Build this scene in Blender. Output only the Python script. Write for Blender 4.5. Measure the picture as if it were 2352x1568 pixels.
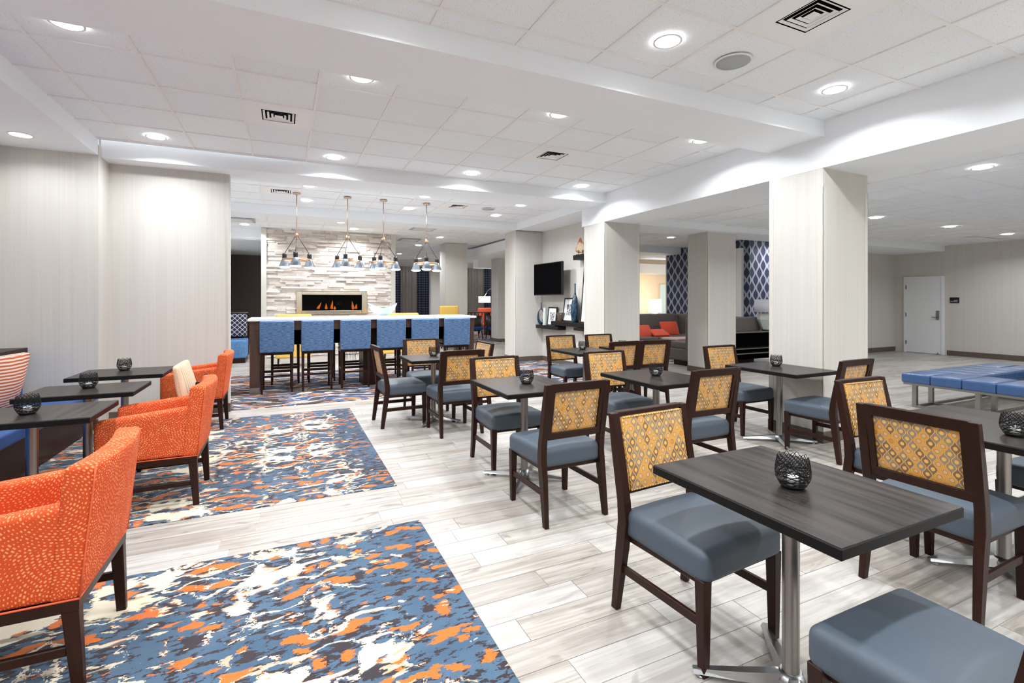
import bpy, bmesh, math, random
from mathutils import Vector, Matrix
PI = math.pi
C = bpy.context.scene.collection
for o in list(bpy.data.objects): bpy.data.objects.remove(o)
S = bpy.context.scene
# ---------------------------------------------------------------- camera, world, exposure
cam = bpy.data.cameras.new('camera'); co = bpy.data.objects.new('camera', cam); C.objects.link(co)
co.location = (0, 0, 1.45); co.rotation_euler = (PI/2, 0, -0.4357)
cam.sensor_width = 36.0; cam.lens = 36.0*1124.0/2352.0
cam.shift_y = -(784-689.5)/2352.0; cam.clip_start = .05; cam.clip_end = 100
S.camera = co
w = bpy.data.worlds.new('world'); S.world = w; w.use_nodes = True
w.node_tree.nodes['Background'].inputs[0].default_value = (.94, .97, 1, 1)
w.node_tree.nodes['Background'].inputs[1].default_value = 1.0
S.view_settings.view_transform = 'Standard'; S.view_settings.look = 'None'
S.view_settings.gamma = 1; S.view_settings.use_curve_mapping = False
S.view_settings.exposure = 0.84
LAMP_W = 15.0          # one recessed downlight
S.cycles.max_bounces = 8; S.cycles.diffuse_bounces = 6
S.cycles.sample_clamp_indirect = 6; S.cycles.adaptive_threshold = .02
def area(name, loc, sx, sy, power, col=(1, .98, .95)):
    l = bpy.data.lights.new(name, 'AREA'); l.shape = 'RECTANGLE'; l.size = sx; l.size_y = sy
    l.energy = power; l.color = col
    o = bpy.data.objects.new(name, l); C.objects.link(o); o.location = loc; return o

# ---------------------------------------------------------------- material helpers
def lin(c): return tuple(((x/255)/12.92 if x/255 <= .04045 else ((x/255+.055)/1.055)**2.4) for x in c)+(1,)
class X:
    """socket wrapper: arithmetic builds Math nodes"""
    nt = None
    def __init__(s, k): s.k = k
    @staticmethod
    def op(op, *a):
        n = X.nt.nodes.new('ShaderNodeMath'); n.operation = op
        for i, v in enumerate(a):
            if isinstance(v, X): X.nt.links.new(v.k, n.inputs[i])
            else: n.inputs[i].default_value = v
        return X(n.outputs[0])
    def __add__(s, o): return X.op('ADD', s, o)
    __radd__ = __add__
    def __sub__(s, o): return X.op('SUBTRACT', s, o)
    def __rsub__(s, o): return X.op('SUBTRACT', o, s)
    def __mul__(s, o): return X.op('MULTIPLY', s, o)
    __rmul__ = __mul__
    def __truediv__(s, o): return X.op('DIVIDE', s, o)
    def __lt__(s, o): return X.op('LESS_THAN', s, o)
    def __gt__(s, o): return X.op('GREATER_THAN', s, o)
fl = lambda a: X.op('FLOOR', a)
fr = lambda a: X.op('FRACT', a)
ab = lambda a: X.op('ABSOLUTE', a)
cosx = lambda a: X.op('COSINE', a)
sinx = lambda a: X.op('SINE', a)
sq = lambda a: X.op('SQRT', a)
mn = lambda a, b: X.op('MINIMUM', a, b)
mx = lambda a, b: X.op('MAXIMUM', a, b)
at2 = lambda a, b: X.op('ARCTAN2', a, b)
def sm(a, lo, hi):
    n = X.nt.nodes.new('ShaderNodeMapRange'); n.interpolation_type = 'SMOOTHSTEP'
    X.nt.links.new(a.k, n.inputs[0]); n.inputs[1].default_value = lo; n.inputs[2].default_value = hi
    return X(n.outputs[0])
def vec(x, y, z=0.0):
    n = X.nt.nodes.new('ShaderNodeCombineXYZ')
    for i, v in enumerate((x, y, z)):
        if isinstance(v, X): X.nt.links.new(v.k, n.inputs[i])
        else: n.inputs[i].default_value = v
    return n.outputs[0]
def noise(v, scale=1.0, detail=3.0, rough=.55, dist=0.0):
    n = X.nt.nodes.new('ShaderNodeTexNoise'); X.nt.links.new(v, n.inputs['Vector'])
    n.inputs['Scale'].default_value = scale; n.inputs['Detail'].default_value = detail
    n.inputs['Roughness'].default_value = rough; n.inputs['Distortion'].default_value = dist
    return X(n.outputs[0])
def wn(v):
    n = X.nt.nodes.new('ShaderNodeTexWhiteNoise'); n.noise_dimensions = '3D'; X.nt.links.new(v, n.inputs[0]); return X(n.outputs[0])
def mix(f, a, b):
    n = X.nt.nodes.new('ShaderNodeMix'); n.data_type = 'RGBA'
    if isinstance(f, X): X.nt.links.new(f.k, n.inputs[0])
    else: n.inputs[0].default_value = f
    for i, v in ((6, a), (7, b)):
        if isinstance(v, tuple): n.inputs[i].default_value = v
        else: X.nt.links.new(v, n.inputs[i])
    return n.outputs[2]
def uv():
    t = X.nt.nodes.new('ShaderNodeTexCoord'); s = X.nt.nodes.new('ShaderNodeSeparateXYZ')
    X.nt.links.new(t.outputs['UV'], s.inputs[0]); return X(s.outputs[0]), X(s.outputs[1])
def objco():
    t = X.nt.nodes.new('ShaderNodeTexCoord'); s = X.nt.nodes.new('ShaderNodeSeparateXYZ')
    X.nt.links.new(t.outputs['Object'], s.inputs[0]); return X(s.outputs[0]), X(s.outputs[1]), X(s.outputs[2])
def rnd():
    """one random number per piece: object random plus island random"""
    a = X.nt.nodes.new('ShaderNodeObjectInfo'); b = X.nt.nodes.new('ShaderNodeNewGeometry')
    return fr(X(a.outputs['Random'])*7.31+X(b.outputs['Random Per Island'])*3.17)
def mat(name, fn=None, rgb=(200, 200, 200), rough=.6, metal=0.0, spec=None, coat=0.0, emit=None, trans=0.0, sheen=0.0):
    m = bpy.data.materials.new(name); m.use_nodes = True; X.nt = m.node_tree
    p = m.node_tree.nodes['Principled BSDF']
    p.inputs['Base Color'].default_value = lin(rgb); p.inputs['Roughness'].default_value = rough; p.inputs['Metallic'].default_value = metal
    if spec is not None: p.inputs['Specular IOR Level'].default_value = spec
    if coat: p.inputs['Coat Weight'].default_value = coat; p.inputs['Coat Roughness'].default_value = .15
    if trans: p.inputs['Transmission Weight'].default_value = trans
    if sheen: p.inputs['Sheen Weight'].default_value = sheen
    if emit: p.inputs['Emission Color'].default_value = lin(emit[0]); p.inputs['Emission Strength'].default_value = emit[1]
    if fn:
        r = fn()
        if not isinstance(r, dict): r = {'col': r}
        if r.get('col') is not None: m.node_tree.links.new(r['col'], p.inputs['Base Color'])
        if 'rough' in r: m.node_tree.links.new(r['rough'].k, p.inputs['Roughness'])
        if 'bump' in r:
            b = m.node_tree.nodes.new('ShaderNodeBump'); b.inputs['Strength'].default_value = r.get('bs', .3); b.inputs['Distance'].default_value = r.get('bd', .002)
            m.node_tree.links.new(r['bump'].k, b.inputs['Height']); m.node_tree.links.new(b.outputs[0], p.inputs['Normal'])
    return m
L = lin
# ---- surface materials
def f_wall():
    u, v = uv(); n = noise(vec(u*70, v*.5), 1, 3, .6); n2 = noise(vec(u*14, v*.25), 1, 2)
    return dict(col=mix(sm(n*.6+n2*.4, .35, .65), L((198, 194, 188)), L((204, 201, 195))), bump=n, bs=.08)
M_WALL = mat('striped_wallpaper', f_wall, rough=.6)
def f_paint():
    x, y, z = objco(); n = noise(vec(x, y, z), 60, 2); return dict(col=mix(n, L((236, 240, 244)), L((240, 244, 248))), bump=n, bs=.03)
M_PAINT = mat('white_paint', f_paint, rough=.65)
M_PAINT_TRIM = mat('cream_trim', rgb=(206, 202, 194), rough=.45)
def f_tile():
    u, v = uv(); sp = noise(vec(u, v), 150, 2, .6); big = noise(vec(u, v), 3, 2)
    k = sm(sp, .335, .36); r = rnd()
    return dict(col=mix(k, L((170, 168, 165)), mix(r, L((237, 241, 245)), L((242, 246, 249)))), bump=k, bs=.25)
M_TILE = mat('acoustic_tile', f_tile, rough=.9, spec=.2)
M_GRID = mat('ceiling_grid_white', rgb=(238, 237, 236), rough=.5)
def f_plank():
    u, v = uv(); r = rnd(); uu = u+r*37.0; vv = v+r*11.0
    g = noise(vec(uu*1.6, vv*26), 1, 4, .6, .6); g2 = noise(vec(uu*4, vv*90), 1, 3, .6); kn = noise(vec(uu*3.2, vv*11), 1, 2, .5, 1.2)
    c = mix(sm(g, .3, .72), L((146, 137, 128)), L((184, 178, 171)))
    c = mix(sm(g2, .48, .75)*.55, c, L((124, 116, 110)))
    c = mix(sm(kn, .6, .74)*.6, c, L((98, 88, 81)))
    c = mix((r > .55)*.35, c, L((192, 190, 188)))
    c = mix((r < .2)*.28, c, L((140, 132, 125)))
    return dict(col=c, bump=g2, bs=.06, rough=.34+g*.12)
M_PLANK = mat('whitewashed_plank', f_plank, rough=.4, spec=.45)
M_GROUT = mat('pale_grout', rgb=(206, 200, 192), rough=.8)
def f_carpet():
    x, y = uv()
    t1 = wn(vec(fl(x/.016), fl(y/.007), 1.0))-.5; t2 = wn(vec(fl(x/.03), fl(y/.007), 2.0))-.5
    px = x+t1*.012+t2*.018; py = y+t1*.006
    wx = noise(vec(px, py+3), 1.7, 2)-.5; wy = noise(vec(px+7, py), 1.7, 2)-.5
    cell = 1.05
    qx = ab(fr((px+wx*.12)/cell+.34)-.5)*cell; qy = ab(fr((py+wy*.12)/cell+.16)-.5)*cell
    r = sq(qx*qx+qy*qy); th = at2(qy, qx)
    cx_ = cell*.5-qx; cy_ = cell*.5-qy; r2 = sq(cx_*cx_+cy_*cy_); th2 = at2(cy_, cx_)
    mask = noise(vec(x, y), 1.3, 2); edge = sm(x, .25, .8)
    fine = noise(vec(px*17, py*34), 1, 2.5, .6); mid = noise(vec(px*6.5, py*10), 1, 2, .5)
    arcs = mx(noise(vec(r*19, th*2.2, .3), 1, 1, .5), noise(vec(r2*21, th2*2.4, 5.0), 1, 1, .5))
    n1 = noise(vec(qx+wx*.3, qy*1.3+wy*.3, 1.0), 4.3, 1.3, .5, .9); ridge = ab(n1-.5)
    c = mix(sm(noise(vec(x, y), 2.5, 3), .3, .7), L((60, 86, 110)), L((78, 103, 126)))
    c = mix(sm(fine+(mask-.5)*.5+(mid-.5)*.25-edge*.02, .515, .527), c, L((48, 40, 45)))
    c = mix(sm(mid+(fine-.5)*.35, .595, .61), c, L((50, 42, 46)))
    o1 = noise(vec(qx*6.2+wx, qy*8.5+wy, 4.0), 1, 1.2, .5); o2 = noise(vec(px*8, py*11, 9.0), 1, 1.2, .5)
    c = mix(sm(mx(o1-edge*.05, o2-.03)+(fine-.5)*.07, .605, .615), c, L((206, 106, 38)))
    wd = sm(mask+(mid-.5)*.3, .36, .62)*.041-.005
    rg = ridge-wd+(fine-.5)*.02+edge*.034
    c = mix((rg < .012)*(mid > .5), c, L((184, 164, 136)))
    ar = arcs+(mid-.5)*.35+(fine-.5)*.06-edge*.035
    c = mix((ar > .715)*1.0, c, L((202, 104, 40)))
    c = mix((ar > .73)*1.0, c, L((220, 207, 182)))
    st = noise(vec(px*9+4, py*24+wx*6, 6.0), 1, 1.5, .5)+(mid-.5)*.3-edge*.05
    c = mix((st > .672)*1.0, c, L((214, 200, 174)))
    c = mix((rg < 0.0)*1.0, c, L((221, 208, 184)))
    c = mix((rg < -.043)*(fine > .5), c, L((52, 42, 46)))
    pile = noise(vec(x, y), 420, 2); c = mix(pile*.2, c, L((60, 60, 66)))
    return dict(col=c, bump=pile, bs=.5, bd=.004)
M_CARPET = mat('abstract_carpet', f_carpet, rough=.95, spec=.1, sheen=.15)
def f_carpet2():
    x, y = uv(); j = noise(vec(x, y), 60, 2, .7)-.5
    wy = y+(noise(vec(x*.9, y*1.4), 1, 2)-.5)*.5+j*.02+ab(fr(x/1.3)-.5)*.35
    a = noise(vec(x*1.6, wy*12), 1, 3, .6); b = noise(vec(x*2.2+9, wy*15), 1, 3, .6); d = noise(vec(x*1.4+4, wy*14+3), 1, 2, .6)
    c = mix(sm(a, .5, .53), L((64, 55, 53)), L((70, 96, 134)))
    c = mix(sm(b, .56, .58), c, L((232, 222, 206))); c = mix(sm(d, .6, .62), c, L((226, 136, 62)))
    c = mix(sm(noise(vec(x*2, wy*10+7), 1, 2), .56, .6), c, L((82, 70, 66)))
    return dict(col=c)
M_CARPET2 = mat('streaked_carpet', f_carpet2, rough=.95, spec=.1)
M_BASEB = mat('brown_baseboard', rgb=(92, 80, 71), rough=.5)
def f_wood():
    x, y, z = objco(); n = noise(vec(x*40, y*40, z*4), 1, 3)
    return dict(col=mix(n, L((30, 14, 9)), L((50, 26, 17))))
M_WOOD = mat('espresso_wood', f_wood, rough=.38, spec=.2)
def f_barwood():
    x, y, z = objco(); n = noise(vec(x*30, y*30, z*3), 1, 3)
    return dict(col=mix(n, L((52, 32, 26)), L((92, 62, 48))))
M_BARWOOD = mat('walnut_veneer', f_barwood, rough=.4)
def f_top():
    x, y, z = objco(); n = noise(vec(x*30, y*1.3, 1), 1, 3, .5, .4); n2 = noise(vec(x*80, y*3, 3), 1, 2)
    c = mix(sm(n, .34, .66), L((17, 14, 15)), L((47, 40, 37))); c = mix(sm(n2, .5, .8)*.5, c, L((76, 62, 50)))
    return dict(col=c, rough=.27+n*.08)
M_TOP = mat('dark_laminate', f_top, rough=.3, spec=.26)
M_EDGE = mat('black_edge', rgb=(12, 11, 11), rough=.5, spec=.2)
def f_seat():
    u, v = uv(); n = noise(vec(u*900, v*900), 1, 2); n2 = noise(vec(u*20, v*420), 1, 2)
    return dict(col=mix(n2*.6+n*.4, L((60, 70, 81)), L((76, 88, 100))), bump=n, bs=.15, bd=.001)
M_SEAT = mat('slate_vinyl', f_seat, rough=.55)
def f_ogee():
    u0, v0 = uv(); u = u0/.0235+50.0; v = v0/.062+20.0
    A = .36; n = fl(u+.5); par = fr(n*.5)*2.0; s = 1.0-2.0*par; Cv = cosx(v*(2*PI))
    c = n-((u < n+s*Cv*A)*1.0)
    pc = fr(c*.5)*2.0; sc = 1.0-2.0*pc
    dist = mn(u-c-sc*Cv*A, c+1.0-sc*Cv*A-u)
    row = fl(v+.5*pc); vl = fr(v+.5*pc)-.5
    h = wn(vec(c, row, 1.0)); h2 = wn(vec(c, row, 7.0))
    base = mix(h > .56, L((118, 92, 74)), L((206, 150, 64)))
    base = mix((h > .32)*(h < .56), base, L((138, 124, 110)))
    ed = sq((u-c-.5)*(u-c-.5)*6.0+vl*vl*36.0)
    gold = h > .56
    dotc = mix(gold, L((226, 172, 74)), mix(h2 > .4, L((196, 132, 52)), mix(h2 > .2, L((236, 230, 220)), L((202, 164, 122)))))
    col = mix(sm(dist, .115, .14), L((122, 82, 52)), base)
    col = mix((ed < 1.12)*1.0, col, mix(gold, base, L((146, 92, 40))))
    col = mix((ed < .9)*1.0, col, dotc)
    col = mix(dist < .085, col, L((222, 166, 74)))
    return dict(col=col)
M_OGEE = mat('gold_ogee_fabric', f_ogee, rough=.5, sheen=.2)
def f_piping():
    u, v = uv(); return mix(fr((u+v)*60) > .5, L((140, 100, 62)), L((232, 180, 88)))
M_PIPING = mat('gold_piping', f_piping, rough=.6)
def f_orange():
    u, v = uv(); a = .34; jx = noise(vec(u, v), 30, 1)-.5
    lx = (fr(u/a+.2)-.5)*a+jx*.004; ly = (fr(v/a+.35)-.5)*a
    r = sq(lx*lx+ly*ly)/.0105; k = fl(r); th = at2(ly, lx)/(2*PI)+.5
    t = fr(th*fl(k*3.6+4.0)+wn(vec(k, 1.0))); big = noise(vec(u, v), 7, 2); pw = wn(vec(k, fl(th*fl(k*3.6+4.0)), 3.0))
    rr = ab(fr(r)-.5); tt = ab(t-.5); sz = .10+pw*.2+(big-.5)*.3
    dash = (mx(rr*1.05, tt) < sz)*1.0
    return dict(col=mix(dash*.8, L((198, 76, 38)), L((236, 164, 108))))
M_ORANGE = mat('orange_dash_fabric', f_orange, rough=.8, spec=.2)
M_ORANGE_PIPE = mat('orange_piping', rgb=(216, 96, 56), rough=.7)
M_STEEL = mat('brushed_steel', rgb=(150, 147, 143), rough=.32, metal=1)
M_CAST = mat('cast_aluminium', rgb=(176, 177, 178), rough=.3, metal=1)
M_BLACK = mat('black_metal', rgb=(20, 20, 21), rough=.45)
M_WIRE = mat('black_wire', rgb=(16, 15, 15), rough=.5, spec=.2)
M_WAX = mat('white_wax', rgb=(238, 238, 234), rough=.4)
M_GLASS = mat('clear_glass', rgb=(240, 245, 245), rough=.03, trans=1)
def f_stool():
    u, v = uv(); n = noise(vec(u*16, v*170), 1, 3, .65); n2 = noise(vec(u*90, v*300), 1, 1)
    c = mix(sm(n, .35, .65), L((38, 64, 104)), L((108, 144, 186))); return dict(col=mix(n2*.35, c, L((70, 104, 148))))
M_STOOL = mat('blue_streak_fabric', f_stool, rough=.75)
M_BLACKV = mat('black_vinyl', rgb=(26, 25, 27), rough=.4)
M_QUARTZ = mat('white_quartz', rgb=(240, 241, 242), rough=.25)
def f_stone():
    u, v = uv(); r = rnd(); n = noise(vec(u*9+r*30, v*50), 1, 4, .6)
    c = mix(sm(n, .3, .7), L((202, 192, 184)), L((230, 224, 219))); c = mix((r > .75)*.5, c, L((190, 178, 166))); c = mix((r < .3)*.6, c, L((238, 234, 230)))
    return dict(col=c, bump=n, bs=.4)
M_STONE = mat('ledgestone', f_stone, rough=.85)
M_COPPER = mat('copper', rgb=(200, 156, 124), rough=.35, metal=1)
M_BRASS = mat('rose_brass', rgb=(200, 178, 160), rough=.35, metal=1)
M_CONE = mat('gunmetal', rgb=(150, 160, 172), rough=.4, metal=.8)
M_LENS = mat('lamp_lens', rgb=(255, 255, 255), emit=((255, 253, 250), 9.0))
M_LENSP = mat('pendant_lens', rgb=(255, 255, 255), emit=((255, 255, 255), 14.0))
M_SHADE = mat('lit_shade', rgb=(255, 250, 238), emit=((255, 246, 228), 4.5), rough=.8)
M_FLAME = mat('flame', rgb=(255, 140, 40), emit=((255, 132, 48), 16.0))
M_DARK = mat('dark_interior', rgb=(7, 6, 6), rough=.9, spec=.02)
M_FGLASS = mat('fire_glass', rgb=(40, 38, 38), rough=.05, trans=1); M_FGLASS.node_tree.nodes['Principled BSDF'].inputs['IOR'].default_value = 1.15
M_SCREEN = mat('tv_screen', rgb=(2, 2, 4), rough=.6, spec=.02)
M_NICKEL = mat('champagne_steel', rgb=(214, 206, 188), rough=.22, metal=1)
def f_bvinyl():
    u, v = uv(); n = noise(vec(u, v), 14, 2); return dict(col=mix(n, L((48, 76, 118)), L((60, 90, 134))))
M_BVINYL = mat('blue_vinyl', f_bvinyl, rough=.32, spec=.5)
M_BANQ = mat('royal_blue_vinyl', rgb=(24, 74, 140), rough=.5)
def f_pstripe():
    u, v = uv(); t = fr(v*34+noise(vec(u, v), 6, 2)*.5)
    return mix(t > .5, L((188, 86, 42)), L((224, 208, 194)))
M_PSTRIPE = mat('orange_stripe_knit', f_pstripe, rough=.85)
def f_weave():
    u, v = uv(); t = fr(u*28); n = noise(vec(u*60, v*220), 1, 2)
    return mix(n, mix(t > .4, L((160, 112, 72)), L((204, 184, 156))), L((216, 198, 172)))
M_WEAVE = mat('beige_woven_stripe', f_weave, rough=.9)
def f_yellow():
    u, v = uv(); n = noise(vec(u, v), 40, 2); return mix(n, L((214, 170, 74)), L((232, 192, 98)))
M_YELLOW = mat('yellow_upholstery', f_yellow, rough=.7)
M_GREY = mat('taupe_upholstery', rgb=(104, 96, 92), rough=.75)
M_RUST = mat('flame_velvet', rgb=(224, 76, 40), rough=.6, sheen=.3)
def f_navy():
    u0, v0 = uv(); u = u0/.15+30.0; v = v0/.40+10.0
    A = .33; n = fl(u+.5); par = fr(n*.5)*2.0; s = 1.0-2.0*par; Cv = cosx(v*(2*PI))
    c = n-((u < n+s*Cv*A)*1.0); pc = fr(c*.5)*2.0; sc = 1.0-2.0*pc
    dist = mn(u-c-sc*Cv*A, c+1.0-sc*Cv*A-u)
    ln = mx((dist < .04)*1.0, (dist > .12)*(dist < .18)*1.0)
    return dict(col=mix(ln, L((32, 37, 72)), L((214, 220, 232))))
M_NAVY = mat('navy_trellis_wallpaper', f_navy, rough=.5)
def f_plaid():
    u, v = uv(); a = (fr(u*9) < .16)*1.0; b = (fr(v*9) < .14)*1.0; n = noise(vec(u*30, v*30), 1, 2)
    return mix(mx(a, b)*.7, mix(n, L((30, 40, 64)), L((74, 94, 126))), L((200, 212, 228)))
M_PLAID = mat('navy_plaid', f_plaid, rough=.8)
M_DRAPE = mat('taupe_drape', rgb=(212, 208, 204), rough=.7)
def f_lattice():
    u, v = uv(); a = ab(fr((u+v)*9)-.5); b = ab(fr((u-v)*9)-.5)
    return mix(mn(a, b) < .06, L((26, 28, 48)), L((206, 208, 216)))
M_LATTICE = mat('navy_lattice_fabric', f_lattice, rough=.8)
def f_denim():
    u, v = uv(); a = noise(vec(u*6, v*120), 1, 2); b = noise(vec(u*120, v*6), 1, 2)
    return mix(sm(mx(a, b), .5, .7), L((92, 138, 186)), L((46, 80, 130)))
M_DENIM = mat('blue_crosshatch', f_denim, rough=.8)
M_PEACH = mat('peach_paint', rgb=(226, 202, 174), rough=.7)
M_BROWNW = mat('dark_taupe_paint', rgb=(92, 82, 76), rough=.7)
M_MINT = mat('pale_green_paint', rgb=(206, 220, 214), rough=.6)
def f_glaze():
    u, v = uv(); n = noise(vec(u*30, v*10), 1, 3); return dict(col=mix(sm(n, .4, .7), L((12, 34, 56)), L((34, 78, 106))), rough=.12+n*.1)
M_GLAZE = mat('teal_glaze', f_glaze, rough=.15, coat=.5)
def f_bowl():
    u, v = uv(); n = noise(vec(u*3, v*9), 1, 2); return mix(sm(n, .4, .75), L((206, 218, 224)), L((134, 162, 184)))
M_BOWL = mat('pale_blue_glaze', f_bowl, rough=.12, coat=.6)
def f_speck():
    u, v = uv(); n = noise(vec(u, v), 110, 2); return mix(sm(n, .45, .6), L((176, 188, 186)), L((232, 236, 232)))
M_SPECK = mat('mottled_white_ceramic', f_speck, rough=.6)
M_SMOKE = mat('smoked_glass', rgb=(128, 112, 96), rough=.08, trans=.7)
M_WHITE = mat('white_card', rgb=(240, 240, 238), rough=.6)
def f_print():
    u, v = uv(); n = noise(vec(u, v), 22, 4, .7); return mix(sm(n, .42, .58), L((50, 54, 62)), L((196, 200, 206)))
M_PRINT = mat('grey_abstract_print', f_print, rough=.5)
def f_slice():
    x, y, z = objco(); r = sq(y*y+(z-.16)*(z-.16)); n = noise(vec(x, y, z), 20, 2)
    return mix(sm(r+n*.06, .09, .16), mix(sm(noise(vec(r*60, n*3), 1, 2), .4, .6), L((246, 228, 204)), L((232, 196, 156))), L((176, 116, 70)))
M_SLICE = mat('wood_slice', f_slice, rough=.7)
M_DOOR = mat('grey_white_door', rgb=(226, 229, 231), rough=.45)
M_SIGNW = mat('sign_lettering', rgb=(235, 236, 238), rough=.5)
M_LAMPB = mat('celadon_ceramic', rgb=(206, 214, 208), rough=.2)
M_LSHADE = mat('linen_shade', rgb=(226, 228, 236), rough=.8)
M_VENTW = mat('vent_white', rgb=(240, 240, 240), rough=.45)
M_SPK = mat('speaker_grille', rgb=(170, 176, 180), rough=.6)
M_TABLEP = mat('pink_wood_top', rgb=(214, 186, 176), rough=.3)

# ---------------------------------------------------------------- geometry helpers
def box(bm, x0, x1, y0, y1, z0, z1, bev=0.0, mi=0):
    g = bmesh.ops.create_cube(bm, size=1.0, matrix=Matrix.Translation(((x0+x1)/2, (y0+y1)/2, (z0+z1)/2)) @ Matrix.Diagonal((abs(x1-x0), abs(y1-y0), abs(z1-z0), 1)))
    vs = g['verts']
    fs = list({f for v in vs for f in v.link_faces})
    if mi:
        for f in fs: f.material_index = mi
    if bev:
        es = list({e for v in vs for e in v.link_edges})
        bmesh.ops.bevel(bm, geom=es, offset=bev, segments=1, affect='EDGES', profile=.5, material=-1)
    return vs
def hexa(bm, p, bev=0.0, mi=0):
    """eight corners: bottom 4 (ccw) then top 4"""
    v = [bm.verts.new(q) for q in p]
    fs = [bm.faces.new([v[i] for i in f]) for f in ((3, 2, 1, 0), (4, 5, 6, 7), (0, 1, 5, 4), (1, 2, 6, 5), (2, 3, 7, 6), (3, 0, 4, 7))]
    for f in fs: f.material_index = mi
    if bev:
        bmesh.ops.bevel(bm, geom=list({e for q in v for e in q.link_edges}), offset=bev, segments=1, affect='EDGES', profile=.5, material=-1)
def sweep(bm, prof, bev=0.0, mi=0):
    """chain of rectangular sections [(cx,cy,z,hx,hy)] -> one tapered bent bar"""
    rings = []
    for cx, cy, z, hx, hy in prof:
        rings.append([bm.verts.new((cx+a*hx, cy+b*hy, z)) for a, b in ((-1, -1), (1, -1), (1, 1), (-1, 1))])
    fs = [bm.faces.new(rings[0][::-1]), bm.faces.new(rings[-1])]
    for r, q in zip(rings, rings[1:]):
        for i in range(4): fs.append(bm.faces.new((r[i], r[(i+1) % 4], q[(i+1) % 4], q[i])))
    for f in fs: f.material_index = mi
    if bev:
        es = [e for r in rings for v in r for e in v.link_edges if not (any(e.verts[0] in q and e.verts[1] in q for q in rings[1:-1]))]
        bmesh.ops.bevel(bm, geom=list(set(es)), offset=bev, segments=1, affect='EDGES', profile=.5, material=-1)
def lathe(bm, prof, n=24, cx=0, cy=0, cap=True, mi=0, sx=1, sy=1):
    rings = []
    for r, z in prof:
        rings.append([bm.verts.new((cx+sx*r*math.cos(2*PI*i/n), cy+sy*r*math.sin(2*PI*i/n), z)) for i in range(n)])
    for a, b in zip(rings, rings[1:]):
        for i in range(n):
            f = bm.faces.new((a[i], a[(i+1) % n], b[(i+1) % n], b[i])); f.smooth = True; f.material_index = mi
    if cap:
        f = bm.faces.new(rings[0][::-1]); f.material_index = mi
        f = bm.faces.new(rings[-1]); f.material_index = mi
def tube(bm, pts, r, n=6, closed=False, mi=0):
    pts = [Vector(p) for p in pts]; N = len(pts); rings = []
    up = Vector((0, 0, 1))
    for i, p in enumerate(pts):
        a = pts[(i-1) % N] if (closed or i > 0) else p; b = pts[(i+1) % N] if (closed or i < N-1) else p
        t = (b-a).normalized()
        s = t.cross(up)
        if s.length < 1e-3: s = t.cross(Vector((1, 0, 0)))
        s.normalize(); q = s.cross(t).normalized()
        rings.append([bm.verts.new(p+(s*math.cos(2*PI*k/n)+q*math.sin(2*PI*k/n))*r) for k in range(n)])
    m = N if closed else N-1
    for i in range(m):
        a, b = rings[i], rings[(i+1) % N]
        for k in range(n):
            f = bm.faces.new((a[k], a[(k+1) % n], b[(k+1) % n], b[k])); f.smooth = True; f.material_index = mi
    if not closed:
        bm.faces.new(rings[0][::-1]); bm.faces.new(rings[-1])
def rbox(bm, cx, cy, cz, w, d, h, r, seg=3, cuts=4, crown=0.0, mi=0, flex=None):
    """rounded box with smooth sides; crown lifts the middle of the top"""
    def axis(half):
        rr = min(r, half*.98); t = [-half+rr*i/seg for i in range(seg)]
        mid = [(-half+rr)+(2*half-2*rr)*i/cuts for i in range(cuts+1)]
        return t+mid+[-x for x in reversed(t)]
    H = (w/2, d/2, h/2); ax = [axis(q) for q in H]; cache = {}
    def V(p):
        k = tuple(round(c, 6) for c in p)
        if k in cache: return cache[k]
        q = [max(-(H[i]-min(r, H[i]*.98)), min(H[i]-min(r, H[i]*.98), p[i])) for i in range(3)]
        dv = Vector(p)-Vector(q)
        o = Vector(q)+(dv.normalized()*min(r, min(H)*.98) if dv.length > 1e-9 else dv)
        if crown and o.z > 0:
            o.z += crown*max(0, 1-(o.x/H[0])**2)*max(0, 1-(o.y/H[1])**2)*(o.z/H[2])
        o = o+Vector((cx, cy, cz))
        if flex: o = flex(o)
        cache[k] = bm.verts.new(o); return cache[k]
    for i in range(3):
        a, b = (i+1) % 3, (i+2) % 3
        for sgn in (-1, 1):
            for ia in range(len(ax[a])-1):
                for ib in range(len(ax[b])-1):
                    vs = []
                    for da, db in ((0, 0), (1, 0), (1, 1), (0, 1)):
                        p = [0, 0, 0]; p[i] = sgn*H[i]; p[a] = ax[a][ia+da]; p[b] = ax[b][ib+db]; vs.append(V(p))
                    if sgn < 0: vs.reverse()
                    if len(set(vs)) == 4:
                        f = bm.faces.new(vs); f.smooth = True; f.material_index = mi
def mesh(bm, name, mats):
    bm.normal_update()
    ul = bm.loops.layers.uv.new('UVMap')
    for f in bm.faces:
        n = f.normal; ax = max(range(3), key=lambda i: abs(n[i]))
        for lp in f.loops:
            c = lp.vert.co
            lp[ul].uv = (c.y, c.z) if ax == 0 else (c.x, c.z) if ax == 1 else (c.x, c.y)
    me = bpy.data.meshes.new(name); bm.to_mesh(me); bm.free()
    for m in (mats if isinstance(mats, (list, tuple)) else [mats]): me.materials.append(m)
    return me
def obj(name, bm, mats, parent=None, loc=None, rz=0):
    me = mesh(bm, name, mats) if isinstance(bm, bmesh.types.BMesh) else bm
    o = bpy.data.objects.new(name, me); C.objects.link(o)
    if parent: o.parent = parent
    if loc: o.location = loc
    if rz: o.rotation_euler = (0, 0, rz)
    return o
def tag(o, label=None, cat=None, group=None, kind=None):
    if label: o['label'] = label
    if cat: o['category'] = cat
    if group: o['group'] = group
    if kind: o['kind'] = kind
    return o
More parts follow.
